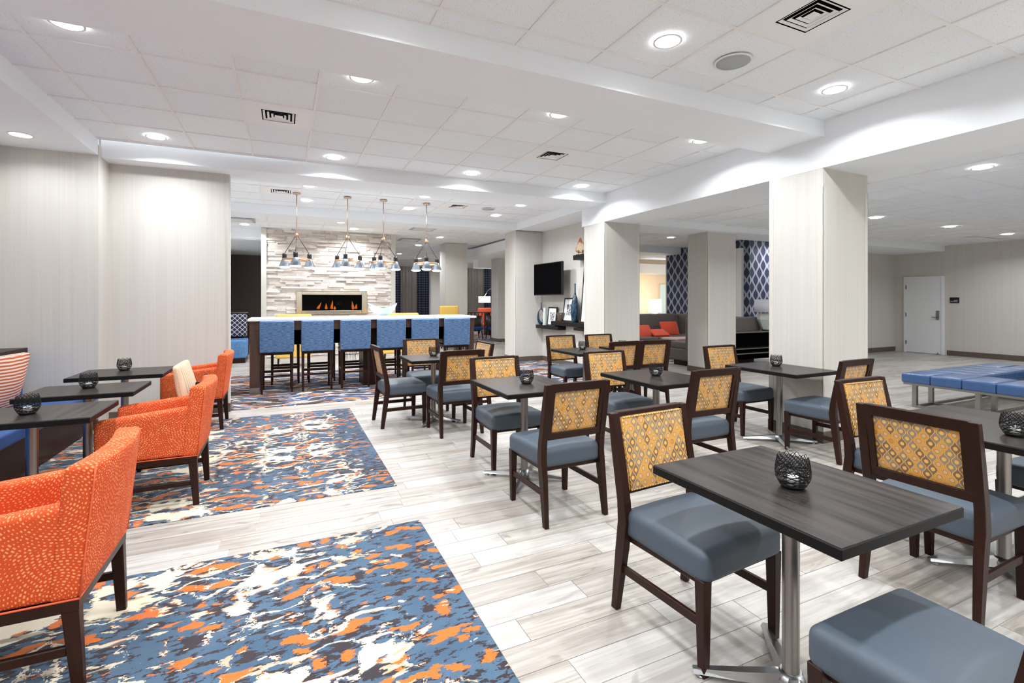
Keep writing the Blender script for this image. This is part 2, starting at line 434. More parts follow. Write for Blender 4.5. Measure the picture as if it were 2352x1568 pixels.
def thing(name, label, cat, loc=(0, 0, 0), rz=0, group=None):
    o = bpy.data.objects.new(name, None); C.objects.link(o); o.empty_display_size = .1
    o.location = loc; o.rotation_euler = (0, 0, rz); return tag(o, label, cat, group)
def struct(name, bm, m, parent=None):
    o = obj(name, bm, m, parent)
    if not parent: o['kind'] = 'structure'
    return o
def dup(root, loc, rz, label, group=None):
    r = root.copy(); C.objects.link(r); r.location = loc; r.rotation_euler = (0, 0, rz); r['label'] = label
    if group: r['group'] = group
    def kids(a, b):
        for ch in list(a.children):
            c = ch.copy(); C.objects.link(c); c.parent = b; kids(ch, c)
    kids(root, r); return r
B = bmesh.new
def bx(*a, **k):
    b = B(); box(b, *a, **k); return b
rng = random.Random(5)
CE = 3.262; RC = 2.90; LC = 3.10
# ================================================================ SETTING
# ---- floor: grout bed, individual planks, inlaid carpets
CARP = [(-2.75, .81, -3.4, 3.18), (-2.75, .80, 3.845, 6.88), (-2.75, 5.66, 7.40, 10.72), (8.3, 11.2, 8.75, 11.0), (3.0, 10.0, 15.6, 22.0)]
floor = struct('floor', bx(-2.9, 16.3, -3.4, 23, -.06, -.004), M_GROUT)
PW, PL = .158, .93
pl = []; row = 0; y = -3.36
cf = (math.sin(.4357), math.cos(.4357))
while y < 22.9:
    x = -2.8-rng.random()*PL
    while x < 16.2:
        x0, x1 = max(x, -2.8), min(x+PL-.003, 16.2)
        segs = [(x0, x1)]
        for a, b_, c, d in CARP:
            ym = y+PW/2
            if c-.001 < ym < d:
                ns = []
                for s0, s1 in segs:
                    if s1 <= a or s0 >= b_: ns.append((s0, s1))
                    else:
                        if s0 < a: ns.append((s0, a))
                        if s1 > b_: ns.append((b_, s1))
                segs = ns
        for s0, s1 in segs:
            if s1-s0 > .05:
                xm, ym = (s0+s1)/2, y+PW/2; d = xm*cf[0]+ym*cf[1]; r = xm*cf[1]-ym*cf[0]
                if d > .6 and abs(r/d) < 1.12:
                    pl.append((d, s0, s1, y))
                elif d > -.5: pl.append((60+d, s0, s1, y))
        x += PL
    y += PW
pl = [p for p in pl if not (p[1] > 5.8 and p[3] > 8.2 and p[0] < 60 and p[3] > 16)]
pl.sort()
pcache = {}
rest = B()
for k, (d, s0, s1, yy) in enumerate(pl):
    if k < 295:
        key = (round(s1-s0, 3))
        if key not in pcache:
            pcache[key] = mesh(bx(-(s1-s0)/2, (s1-s0)/2, -PW/2+.0015, PW/2-.0015, -.012, 0), 'plank', M_PLANK)
        o = bpy.data.objects.new('plank', pcache[key]); C.objects.link(o); o.parent = floor; o.location = ((s0+s1)/2, yy+PW/2, 0)
    else:
        box(rest, s0, s1, yy+.0015, yy+PW-.0015, -.012, 0)
o = obj('distant_planks', rest, M_PLANK, floor); o['kind'] = 'stuff'
def carpet(name, r, m, label):
    o = obj(name, bx(r[0], r[1], r[2], r[3], -.004, .006, bev=.003), m)
    return tag(o, label, 'carpet')
carpet('carpet', CARP[0], M_CARPET, 'abstract blue, orange and cream carpet inlay under the closest orange armchair')
carpet('carpet', CARP[1], M_CARPET, 'abstract blue and orange carpet inlay between the wood floor strips beside the corner wall')
carpet('carpet', CARP[2], M_CARPET2, 'dark streaked carpet under the tall bar table and its stools')
carpet('carpet', CARP[3], M_CARPET2, 'streaked carpet under the taupe sofas')
carpet('carpet', CARP[4], M_CARPET2, 'streaked carpet by the curtained windows at the back')
# ---- ceilings
ceil_objs = []
def slab(x0, x1, y0, y1, z, name='ceiling'):
    return struct(name, bx(x0, x1, y0, y1, z+.012, z+.08), M_PAINT)
tiles = []
def bay(x0, x1, y0, y1, z, gx, gy, skip=(), grid=True):
    c = slab(x0, x1, y0, y1, z)
    xs = []; k = math.floor((x0-gx)/.62)
    g = lambda a0, a1, g0: [a0]+[g0+.62*i for i in range(math.floor((a0-g0)/.62)+1, math.ceil((a1-g0)/.62)) if a0+.02 < g0+.62*i < a1-.02]+[a1]
    xs, ys = g(x0, x1, gx), g(y0, y1, gy)
    b = B()
    for q in xs: box(b, q-.011, q+.011, y0, y1, z-.0, z+.012)
    for q in ys: box(b, x0, x1, q-.011, q+.011, z+.0005, z+.012)
    obj('ceiling_grid', b, M_GRID, c)
    for i in range(len(xs)-1):
        for j in range(len(ys)-1):
            xm, ym = (xs[i]+xs[i+1])/2, (ys[j]+ys[j+1])/2
            if any(abs(xm-p) < .31 and abs(ym-q) < .31 for p, q in skip): continue
            d = xm*cf[0]+ym*cf[1]; r = xm*cf[1]-ym*cf[0]
            vis = d > .5 and abs(r/d) < 1.1 and (z-1.45)/d < .68
            tiles.append((d if vis else 60+d, xs[i]+.012, xs[i+1]-.012, ys[j]+.012, ys[j+1]-.012, z, c))
    return c
V1, V2, V3, V4, V5 = (3.052, 2.02), (-.048, 5.357), (3.052, 5.357), (-.048, 9.02), (3.052, 9.02)
bay(-1.92, 4.95, -3.4, 3.16, CE, -.358, 2.33, [V1])
bay(-1.92, 4.95, 3.78, 6.95, CE, -.358, 4.427, [V2, V3])
bay(-1.92, 4.95, 7.6, 10.38, CE, -.358, 8.09, [V4, V5])
bay(-6.0, 9.6, 10.95, 22.5, CE, -.358, 11.4)
bay(5.71, 15.9, -3.4, 6.95, RC, 6.61, 2.37)
bay(5.81, 15.9, 7.7, 11.8, LC, 6.61, 7.9)
tiles.sort(key=lambda t: t[0])
tc = {}; far = {}
for k, (d, x0, x1, y0, y1, z, c) in enumerate(tiles):
    if k < 290:
        key = (round(x1-x0, 3), round(y1-y0, 3))
        if key not in tc: tc[key] = mesh(bx(-(x1-x0)/2, (x1-x0)/2, -(y1-y0)/2, (y1-y0)/2, .009, .02), 'ceiling_tile', M_TILE)
        o = bpy.data.objects.new('ceiling_tile', tc[key]); C.objects.link(o); o.parent = c; o.location = ((x0+x1)/2, (y0+y1)/2, z)
    else: box(far.setdefault(c, B()), x0, x1, y0, y1, z+.009, z+.02)
for c, b in far.items(): obj('distant_ceiling_tiles', b, M_TILE, c)['kind'] = 'stuff'
struct('ceiling', bx(-2.9, -1.9, -3.4, 7.0, 3.085, 3.35), M_PAINT)      # left soffit with low lights
struct('ceiling', bx(-6, -1.9, 7.1, 11.0, 3.3, 3.4), M_PAINT)
struct('ceiling', bx(9.6, 17, 11.8, 22.5, 3.3, 3.4), M_PAINT)
struct('ceiling', bx(-6, -.5, 14.2, 19, 3.0, 3.08), M_PAINT)
struct('ceiling', bx(5.81, 11.4, 11.8, 16.5, 2.915, 3.2), M_PAINT)
struct('ceiling', bx(11.0, 15.9, 6.93, 8.2, 2.75, 2.95), M_PAINT)        # soffit before end wall
# ---- beams
def beam(x0, x1, y0, y1, z0, z1=3.36): return struct('ceiling_beam', bx(x0, x1, y0, y1, z0, z1), M_PAINT)
beam(-1.92, 4.953, 3.155, 3.78, 3.105)
b = B(); hexa(b, [(-1.9, 7.06, 3.085), (4.953, 6.85, 3.105), (4.953, 7.6, 3.105), (-1.9, 7.6, 3.085), (-1.9, 7.06, 3.36), (4.953, 6.85, 3.36), (4.953, 7.6, 3.36), (-1.9, 7.6, 3.36)]); struct('ceiling_beam', b, M_PAINT)
beam(4.953, 5.71, -3.4, 6.905, 2.795)
beam(4.953, 5.71, 6.905, 7.6, 2.795, 3.36)
beam(4.953, 5.75, 7.6, 10.44, 3.10)
beam(-1.9, 5.75, 10.38, 10.97, 3.10)
beam(5.71, 15.9, 6.93, 7.72, 2.80)
beam(-6, -.5, 14.1, 14.25, 3.02, 3.36)
beam(7.0, 12.0, 18.2, 18.8, 2.75, 3.3)
# ---- walls
def wall(name, *a, m=None): return struct(name, bx(*a), m or M_WALL)
wall('wall_left', -2.9, -2.75, -3.4, 7.0, 0, 3.36)
wall('wall_corner', -2.9, -1.895, 6.96, 7.1, 0, 3.2)
wall('wall_corner', -2.05, -1.895, 7.1, 7.48, 0, 3.2)
wall('wall_divider', -1.95, -.646, 7.33, 7.5, 0, 3.2)
wall('wall_television', 5.68, 5.81, 7.5, 10.46, 0, 3.2)
wall('wall_rear', -2.9, 16.05, -3.55, -3.4, 0, 3.4)
wall('wall_end', 15.9, 16.05, -3.4, 8.1, 0, 3.0)
wall('wall_end_return', 12.0, 15.95, 8.1, 8.25, 0, 3.0)
wall('wall_far_left', -6.1, -6, 7.1, 19, 0, 3.4)
wall('wall_back', -1, 12, 22.5, 22.65, 0, 3.4)
wall('wall_alcove', -6, .4, 19, 19.15, 0, 3.1, m=M_BROWNW)
wall('wall_alcove_side', -1.85, -1.7, 17.0, 19, 0, 3.1, m=M_BROWNW)
wall('wall_alcove_inner', -6, -1.7, 17.0, 17.1, 0, 3.1, m=M_BROWNW)
wall('wall_navy', 11.4, 11.6, 9.425, 12.42, 0, 3.2, m=M_NAVY)
wall('wall_navy_front', 11.4, 14.0, 9.27, 9.42, 0, 3.2, m=M_NAVY)
wall('wall_navy_edge', 11.38, 11.62, 12.42, 12.46, 0, 3.2, m=M_PAINT_TRIM)
wall('wall_peach', 8.0, 17.0, 16.5, 16.6, 0, 3.2, m=M_PEACH)
wall('wall_peach_header', 8, 17.0, 15.9, 16.5, 2.55, 2.95, m=M_PAINT_TRIM)
struct('door_2', bx(14.72, 15.7, 16.44, 16.5, 0, 2.14), M_MINT)
# ---- columns with guards and baseboards
def column(x0, x1, y0, y1, h):
    c = struct('column', bx(x0, x1, y0, y1, 0, h), M_WALL)
    b = B(); t = .012; box(b, x0-t, x1+t, y0-t, y1+t, 0, .115, bev=.004); obj('baseboard', b, M_BASEB, c)
    for cx, cy, sx, sy in ((x0, y0, 1, 1), (x1, y0, -1, 1), (x0, y1, 1, -1)):
        b = B(); t = .003; w_ = .05
        box(b, min(cx-sx*t, cx+sx*w_), max(cx-sx*t, cx+sx*w_), min(cy-sy*t, cy), max(cy-sy*t, cy), .115, 2.6)
        box(b, min(cx-sx*t, cx), max(cx-sx*t, cx), min(cy-sy*t, cy+sy*w_), max(cy-sy*t, cy+sy*w_), .115, 2.6)
        obj('corner_guard', b, M_PAINT_TRIM, c)
    return c
column(4.955, 5.71, 3.17, 3.775, 2.795)
column(4.955, 5.706, 6.907, 7.525, 2.795)
column(4.955, 5.68, 10.44, 11.05, 3.10)
column(7.55, 8.32, 7.10, 7.62, 2.80)
column(4.62, 5.35, 14.9, 15.5, CE)
column(6.75, 7.3, 15.6, 16.25, CE)
column(9.9, 10.3, 14.6, 15.0, 2.95)
def basb(name, *a): return struct(name, bx(*a, bev=.004), M_BASEB)
basb('baseboard_divider', -1.9, -.634, 7.315, 7.512, 0, .115)
basb('baseboard_corner', -2.75, -1.895, 6.945, 6.96, 0, .115)
basb('baseboard_television', 5.665, 5.68, 7.525, 10.44, 0, .115)
basb('baseboard_end', 15.885, 15.9, -3.4, 6.88, 0, .13)
basb('baseboard_return', 12.0, 15.9, 8.085, 8.1, 0, .13)
b = B(); box(b, -.651, -.640, 7.325, 7.39, .115, 2.5); box(b, -.66, -.643, 7.31, 7.33, .115, 2.5); struct('trim_1', b, M_PAINT_TRIM)
# ---- end wall door
d = thing('door_1', None, None, (15.9, 0, 0)); d['kind'] = 'structure'
obj('door_leaf', bx(-.035, -.005, 6.99, 7.80, .01, 2.05, bev=.003), M_DOOR, d)
b = B(); box(b, -.05, 0, 6.93, 6.99, 0, 2.1, bev=.003); box(b, -.05, 0, 7.80, 7.86, 0, 2.1, bev=.003); box(b, -.05, 0, 6.99, 7.80, 2.05, 2.1, bev=.003); obj('door_frame', b, M_DOOR, d)
b = B(); box(b, -.055, -.035, 7.03, 7.10, .93, 1.17, bev=.004); lathe(b, [(.013, 0), (.013, .05)], 10, -.05, 7.06); box(b, -.09, -.07, 7.05, 7.19, .985, 1.005, bev=.004); box(b, -.09, -.05, 7.05, 7.07, .985, 1.005); obj('door_handle', b, M_STEEL, d)
for zz in (.28, 1.05, 1.82): obj('hinge', bx(-.056, -.034, 7.79, 7.812, zz-.055, zz+.055), M_STEEL, d)
# sign
sg = thing('room_sign', 'small black wall sign beside the pale door reading LINEN ELECTRICAL', 'sign', (15.9, 6.72, 1.45))
obj('sign_plate', bx(-.012, 0, -.1, .1, -.075, .075, bev=.002), M_BLACK, sg)
for i, (tx, zz) in enumerate((('LINEN', -.012), ('ELECTRICAL', -.042))):
    cu = bpy.data.curves.new('lettering', 'FONT'); cu.body = tx; cu.size = .03; cu.align_x = 'RIGHT'; cu.extrude = .0006
    tmp = bpy.data.objects.new('tmp', cu); C.objects.link(tmp); bpy.context.view_layer.update()
    me = bpy.data.meshes.new_from_object(tmp.evaluated_get(bpy.context.evaluated_depsgraph_get())); bpy.data.objects.remove(tmp)
    o = bpy.data.objects.new('lettering', me); C.objects.link(o); o.parent = sg; me.materials.clear(); me.materials.append(M_SIGNW)
    o.location = (-.0135, -.075, zz); o.rotation_euler = (PI/2, 0, -PI/2)
# ================================================================ LIGHT FITTINGS
lam = None
def downlight(x, y, z, label, group, power=1.0, r=.082):
    global lam
    t = thing('ceiling_light', label, 'light', (x, y, z), 0, group)
    if lam is None:
        b = B(); lathe(b, [(.098, 0), (.098, -.006), (.084, -.006), (.082, -.001)], 28, cap=False); m1 = mesh(b, 'trim_ring', M_GRID)
        b = B(); lathe(b, [(.083, -.004), (.083, -.001)], 28); m2 = mesh(b, 'lens', M_LENS)
        lam = (m1, m2)
    obj('trim_ring', lam[0], None, t); obj('lens', lam[1], None, t)
    l = bpy.data.lights.new('lamp', 'AREA'); l.shape = 'DISK'; l.size = .15; l.energy = LAMP_W*power; l.color = (.93, .972, 1); l.spread = math.radians(152)
    o = bpy.data.objects.new('lamp', l); C.objects.link(o); o.parent = t; o.location = (0, 0, -.012)
    return t
NX = ['over the banquette side', 'over the carpet edge', 'beside the round speaker', 'beside the long side beam']
for y, ny in ((-2.3, 'fourth'), (-.7, 'third'), (.9, 'second'), (2.645, 'first')):
    for x, nx in zip((-1.29, .572, 2.432, 4.292), NX):
        downlight(x, y, CE, 'recessed downlight, front bay, %s row before the cross beam, %s' % (ny, nx), 'downlights of the front ceiling bay')
names = ['above the orange armchairs', 'over the carpet edge', 'between the two vents', 'next to the long beam by the pillar']
for i, x in enumerate((-1.29, .572, 2.432, 4.292)):
    downlight(x, 4.13, CE, 'recessed downlight behind the first beam, ' + names[i], 'downlights of the middle bay')
names = ['in front of the pale divider wall', 'before the first pendant', 'before the bar table end', 'closest to the corner of the two beams']
for i, x in enumerate((-1.29, .572, 2.432, 4.292)):
    downlight(x, 6.59, CE, 'recessed downlight along the second beam, ' + names[i], 'downlights of the middle bay')
for y, n in ((4.2, 'midway along the wall'), (6.43, 'close to the corner wall'), (2.0, 'at its near end')): downlight(-2.36, y, 3.085, 'recessed downlight in the low soffit over the banquette, '+n, 'soffit downlights', .24)
for x, n in ((.36, 'by the first pendant'), (2.23, 'between the last two pendants'), (4.1, 'by the shelf wall')):
    for y, m in ((8.4, 'front row'), (9.64, 'rear row')): downlight(x, y, CE, 'recessed downlight in the bar bay ceiling, %s, %s' % (m, n), 'downlights of the bar bay', 1.7)
for x, y, n in ((1.6, 13.0, 'just before the stone wall'), (4.06, 13.66, 'near the bare column'), (4.0, 15.9, 'past the stone wall edge'), (4.07, 19.2, 'close to the plaid curtains'), (-.85, 13.3, 'over the blue sofa'), (7.5, 13.2, 'behind the shelf wall'), (7.5, 19.0, 'over the red chair'), (5.3, 20.9, 'added to brighten the taupe curtain by the stone wall'), (8.5, 20.9, 'added to brighten the curtains by the arc lamp'), (1.2, 12.0, 'behind the second pendant')):  # the pair right before the back wall is added to brighten the curtains
    downlight(x, y, CE, 'recessed downlight in the fireplace lounge ceiling, '+n, 'downlights of the fireplace lounge', 1.3)
for x, y, n in ((6.92, 2.68, 'large, over the near bench end'), (9.43, 5.1, 'just past the front pillar'), (11.9, 5.1, 'midway to the end wall'), (14.4, 5.15, 'next to the flat ceiling grille'), (6.92, 5.1, 'behind the front pillar'), (9.4, .2, 'over the hidden bench side'), (11.9, .2, 'out of view, middle'), (14.4, .2, 'out of view by the end wall'), (6.92, .2, 'out of view by the side beam'), (6.92, -2.2, 'behind the viewer by the side beam'), (9.4, -2.2, 'behind the viewer'), (11.9, -2.2, 'behind the viewer, further along'), (14.4, -2.2, 'behind the viewer by the end wall')):
    downlight(x, y, RC, 'recessed downlight in the side hall ceiling, '+n, 'downlights of the side hall', 1.15)
for x, y, n in ((7.0, 9.4, 'behind the television wall'), (9.2, 9.9, 'over the coffee table'), (12.2, 8.75, 'washing the navy wall'), (13.0, 8.9, 'at the navy wall front')): downlight(x, y, LC, 'recessed downlight in the sofa lounge, '+n, 'downlights of the sofa lounge', .7)
downlight(9.6, 13.6, 2.915, 'recessed downlight in front of the peach wall', 'downlights of the sofa lounge', 1.2)
downlight(-1.5, 15.8, 3.0, 'recessed downlight in the dark alcove ceiling', 'alcove light', .25)
def vent(x, y, z, label, blue=False):
    t = thing('air_vent', label, 'vent', (x, y, z))
    b = B()
    def ring(o, i, zo, zi):
        v = []
        for s, zz in ((o, zo), (i, zi)): v.append([b.verts.new((a*s, c*s, zz)) for a, c in ((-1, -1), (1, -1), (1, 1), (-1, 1))])
        for k in range(4): b.faces.new((v[0][k], v[0][(k+1) % 4], v[1][(k+1) % 4], v[1][k]))
    ring(.30, .15, .0, .0)
    obj('panel', b, M_VENTW, t)
    b = B(); ring(.150, .1505, .0003, .0108); obj('duct_shade_rim', b, M_DARK, t)  # dark rim, shade of the opening put into its colour
    for o_ in (.139, .103, .067):
        b = B(); ring(o_, o_-.018, .0004, .0098); ring(o_-.018, o_-.0192, .0098, .0088); obj('louvre', b, M_VENTW, t)
    b = B(); v = [b.verts.new((a*.036, c*.036, .0004)) for a, c in ((-1, -1), (1, -1), (1, 1), (-1, 1))]; p = b.verts.new((0, 0, -.010))
    for k in range(4): b.faces.new((v[k], v[(k+1) % 4], p))
    obj('louvre_centre', b, M_VENTW, t)
    obj('duct_shade_plate', bx(-.152, .152, -.152, .152, .0102, .0116), M_DARK, t)  # flat dark plate under the slab, painted as the shade of a deep duct
    return t
vent(*V1, CE, 'square ceiling air vent in the front bay beside the round speaker')
vent(*V2, CE, 'square ceiling air vent in the middle bay above the divider wall side')
vent(*V3, CE, 'square ceiling air vent in the middle bay towards the pillars')
vent(*V4, CE, 'square ceiling air vent above the bar by the first pendant')
vent(*V5, CE, 'square ceiling air vent above the bar by the last pendant')
b = B(); box(b, -.6, .6, -.12, .12, -.012, 0, bev=.003); o = obj('air_vent', b, M_VENTW, loc=(14.9, 5.75, RC)); tag(o, 'long flat ceiling grille by the end wall', 'vent')
for x, y in ((3.2, 12.2), (3.4, 14.6), (-.9, 12.6)):
    t = thing('air_vent', {3.2: 'grey ceiling grille over the fireplace lounge, beside the column', 3.4: 'grey ceiling grille deeper in the lounge by the curtains', -.9: 'grey ceiling grille above the alcove opening'}[x], 'vent', (x, y, CE))
    obj('panel', bx(-.3, .3, -.3, .3, -.01, .0, bev=.003), M_SPK, t)
    for k in range(6): obj('slat', bx(-.24, .24, -.2+k*.07, -.17+k*.07, -.02, -.008), M_VENTW, t)
def speaker(x, y, z, label):
    t = thing('ceiling_speaker', label, 'speaker', (x, y, z)); b = B(); lathe(b, [(.135, 0), (.135, -.008), (.122, -.008)], 32, cap=False); obj('rim', b, M_GRID, t)
    b = B(); lathe(b, [(.123, -.003), (.122, -.007), (.06, -.009)], 32); obj('grille', b, M_SPK, t)
speaker(3.09, 2.66, CE, 'round grey ceiling speaker beside the front air vent')
speaker(3.67, 9.02, CE, 'round ceiling speaker in the bay above the bar')
# sprinkler / smoke sensor
b = B(); lathe(b, [(.05, 0), (.05, -.02), (.03, -.035)], 16); tag(obj('smoke_detector', b, M_PAINT, loc=(3.6, 13.4, CE)), 'small round smoke detector on the lounge ceiling', 'detector')

# ================================================================ DINING CHAIRS
def make_chair():
    t = thing('dining_chair', '', 'chair', group='dining chairs with gold patterned backs')
    def post(s):
        b = B(); x = .2275*s
        sweep(b, [(.232*s, -.262, 0, .015, .019), (x, -.222, .30, .019, .026), (x, -.205, .43, .021, .028), (x, -.212, .52, .021, .026), (x, -.252, .74, .021, .021), (x, -.285, .915, .021, .017)], bev=.003)
        return b
    def front(s):
        b = B(); x = .222*s
        sweep(b, [(x, .228, 0, .0165, .0165), (x, .226, .375, .0235, .0235)], bev=.003); return b
    for s in (-1, 1): obj('leg', post(s), M_WOOD, t)
    for s in (-1, 1): obj('leg', front(s), M_WOOD, t)
    for s in (-1, 1):
        b = B(); x = .225*s
        hexa(b, [(x-.009, -.215, .185), (x+.009, -.215, .185), (x+.009, .21, .185), (x-.009, .21, .185), (x-.009, -.215, .222), (x+.009, -.215, .222), (x+.009, .21, .222), (x-.009, .21, .222)], bev=.002)
        obj('stretcher', b, M_WOOD, t)
    b = B(); box(b, -.215, .215, -.20, .215, .335, .375, bev=.004); obj('seat_frame', b, M_WOOD, t)
    def yb(z): return -.212-(z-.52)*.185
    def rail(z0, z1, th, tf):
        b = B(); hexa(b, [(-.212, yb(z0)-th, z0), (.212, yb(z0)-th, z0), (.212, yb(z0)+tf, z0), (-.212, yb(z0)+tf, z0), (-.212, yb(z1)-th, z1), (.212, yb(z1)-th, z1), (.212, yb(z1)+tf, z1), (-.212, yb(z1)+tf, z1)], bev=.003); return b
    obj('top_rail', rail(.862, .919, .017, .004), M_WOOD, t)
    obj('top_rail_front', rail(.898, .919, .003, .017), M_WOOD, t)
    obj('lower_rail', rail(.545, .592, .018, .004), M_WOOD, t)
    # inner side stiles framing the panel
    for s in (-1, 1):
        b = B(); a, c = (.178*s, .21*s) if s > 0 else (.21*s, .178*s)
        hexa(b, [(a, yb(.59)-.017, .59), (c, yb(.59)-.017, .59), (c, yb(.59)+.003, .59), (a, yb(.59)+.003, .59), (a, yb(.865)-.017, .865), (c, yb(.865)-.017, .865), (c, yb(.865)+.003, .865), (a, yb(.865)+.003, .865)])
        obj('side_stile', b, M_WOOD, t)
    # upholstered panel (pattern both sides) + piping
    b = B()
    def fx(p): return Vector((p.x, p.y+yb(p.z)+.011, p.z))
    rbox(b, 0, 0, .729, .404, .026, .334, .011, 2, 4, flex=fx)
    obj('back_panel', b, M_OGEE, t)
    b = B(); zs = (.567, .891); P = [(-.196, zs[0]), (.196, zs[0]), (.196, zs[1]), (-.196, zs[1])]
    tube(b, [(x, yb(z)+.0235, z) for x, z in P], .0042, 6, True); obj('piping', b, M_PIPING, t)
    # seat
    b = B()
    def fs(p):
        k = max(0, min(1, (p.y+.2)/.45)); return Vector((p.x*(.925+.075*k), p.y, p.z))
    rbox(b, 0, .018, .421, .497, .477, .128, .036, 4, 6, crown=.03, flex=fs)
    obj('seat', b, M_SEAT, t)
    return t
ch0 = make_chair(); used = False
def chair(x, y, rz, label):
    global used
    if not used:
        used = True; ch0.location = (x, y, 0); ch0.rotation_euler = (0, 0, rz); ch0['label'] = label; return ch0
    return dup(ch0, (x, y, 0), rz, label)
chair(1.672, 1.645, PI+.075, 'dining chair facing us at the closest table, gold back beside the table corner')
chair(1.66, .705, 0, 'dining chair of which only the grey seat shows at the lower picture edge')
chair(1.735, 3.0, .025, 'dining chair with its back to us before the table with the bluish sheen')
chair(1.81, 4.0, PI, 'dining chair facing us behind the table with the bluish sheen, grey seat under it')
chair(3.05, 3.06, -.01, 'dining chair with its back to us before the middle table of the second row')
chair(3.05, 3.985, PI-.03, 'dining chair facing us behind the middle table of the second row')
chair(4.665, 2.965, .035, 'dining chair at the pillar table, its back to us and seat towards the pillar')
chair(4.665, 3.93, PI, 'dining chair facing us at the far side of the pillar table')
chair(4.01, 5.42, .02, 'dining chair with back to us in the far row, the one closer to the bar')
chair(3.83, 6.19, PI, 'dining chair facing us in the far row by the shelf wall')
chair(4.53, 5.42, -.06, 'dining chair with back to us in the far row, in front of the taupe sofas')
chair(4.49, 6.14, PI, 'dining chair facing us in the far row, in front of the second pillar')
chair(1.255, 5.87, -PI/2+.05, 'dining chair seen from the side at the table by the bar stools')
chair(1.72, 6.41, PI, 'dining chair facing us in front of the blue bar stools')
chair(1.72, 5.24, .035, 'dining chair with back to us at the table by the bar stools')
chair(2.055, 5.83, PI/2+.04, 'dining chair turned sideways by the bar table, only part of its gold back visible')
chair(3.02, 1.325, -PI/2+.03, 'dining chair seen from behind right of the closest table, large gold back panel')
chair(3.57, 1.75, PI-.03, 'dining chair facing us behind the large table at the picture edge')
chair(4.13, 1.2, PI/2, 'dining chair at the picture edge, grey seat in shadow behind the table post')
# ================================================================ CAFE TABLES
def table(x0, x1, y0, y1, z, label, group, base='cross', px=None, mtop=True):
    cx, cy = (x0+x1)/2, (y0+y1)/2
    t = thing('cafe_table', label, 'table', (cx, cy, 0), 0, group)
    hx, hy = (x1-x0)/2, (y1-y0)/2
    b = B(); box(b, -hx, hx, -hy, hy, z-.036, z-.002, bev=.003, mi=0)
    obj('table_edge', b, M_EDGE, t)
    b = B(); box(b, -hx+.003, hx-.003, -hy+.003, hy-.003, z-.004, z); obj('tabletop', b, M_TOP, t)
    b = B(); lathe(b, [(.034, .05), (.0295, .06), (.0295, z-.05), (.0295, z-.036)], 24); obj('pedestal', b, M_STEEL, t)
    obj('mounting_plate', bx(-.13, .13, -.13, .13, z-.046, z-.036), M_BLACK, t)
    b = B(); lathe(b, [(.055, .028), (.055, .05), (.036, .078)], 20); obj('base_hub', b, M_CAST, t)
    for k in range(4):
        a = PI/4+k*PI/2+.12; L_ = .345; c, s = math.cos(a), math.sin(a)
        b = B()
        def sec(r, hw, z0, z1): return [(r*c-s*q*hw, r*s+c*q*hw, zz) for q, zz in ((-1, z0), (1, z0), (.55, z1), (-.55, z1))]
        rings = [[b.verts.new(p) for p in sec(*q)] for q in ((.03, .032, .03, .072), (.18, .027, .024, .05), (L_, .019, .018, .032))]
        b.faces.new(rings[0][::-1]); b.faces.new(rings[-1])
        for r1, r2 in zip(rings, rings[1:]):
            for i in range(4): b.faces.new((r1[i], r1[(i+1) % 4], r2[(i+1) % 4], r2[i]))
        lathe(b, [(.016, 0), (.016, .006), (.006, .008), (.006, .022)], 10, (L_-.03)*c, (L_-.03)*s)
        obj('foot', b, M_CAST, t)
    return t
GT = 'small dark cafe tables on the wood floor'
table(1.382, 2.03, .832, 1.59, .77, 'dark wood cafe table closest to us, wire candle holder at its middle', GT)
table(1.455, 2.10, 3.20, 3.96, .77, 'dark cafe table with bluish sheen, behind the closest table', GT)
table(2.70, 3.35, 3.04, 3.83, .77, 'dark cafe table in the middle of the second row, chair back in front', GT)
table(4.29, 4.925, 2.99, 3.80, .76, 'dark cafe table standing against the front pillar', GT)
table(3.39, 4.04, 5.26, 5.99, .77, 'dark cafe table in the far row before the shelf wall', GT)
table(4.22, 4.86, 5.30, 6.02, .77, 'dark cafe table hidden behind two chair backs in the far row', GT)
table(1.29, 1.97, 5.42, 6.07, .77, 'dark cafe table next to the bar stools, ringed by four chairs', GT)
table(3.07, 3.93, .82, 1.71, .77, 'large dark cafe table cut by the picture edge', GT)
GL = 'dark tables along the banquette'
table(-1.73, -1.025, 3.62, 4.17, .77, 'banquette table closest to us, partly cut off, before two orange armchairs', GL)
table(-1.71, -1.02, 4.50, 5.05, .77, 'middle table of the banquette row', GL)
table(-1.735, -1.02, 5.48, 6.09, .77, 'banquette table nearest the pale divider wall', GL)
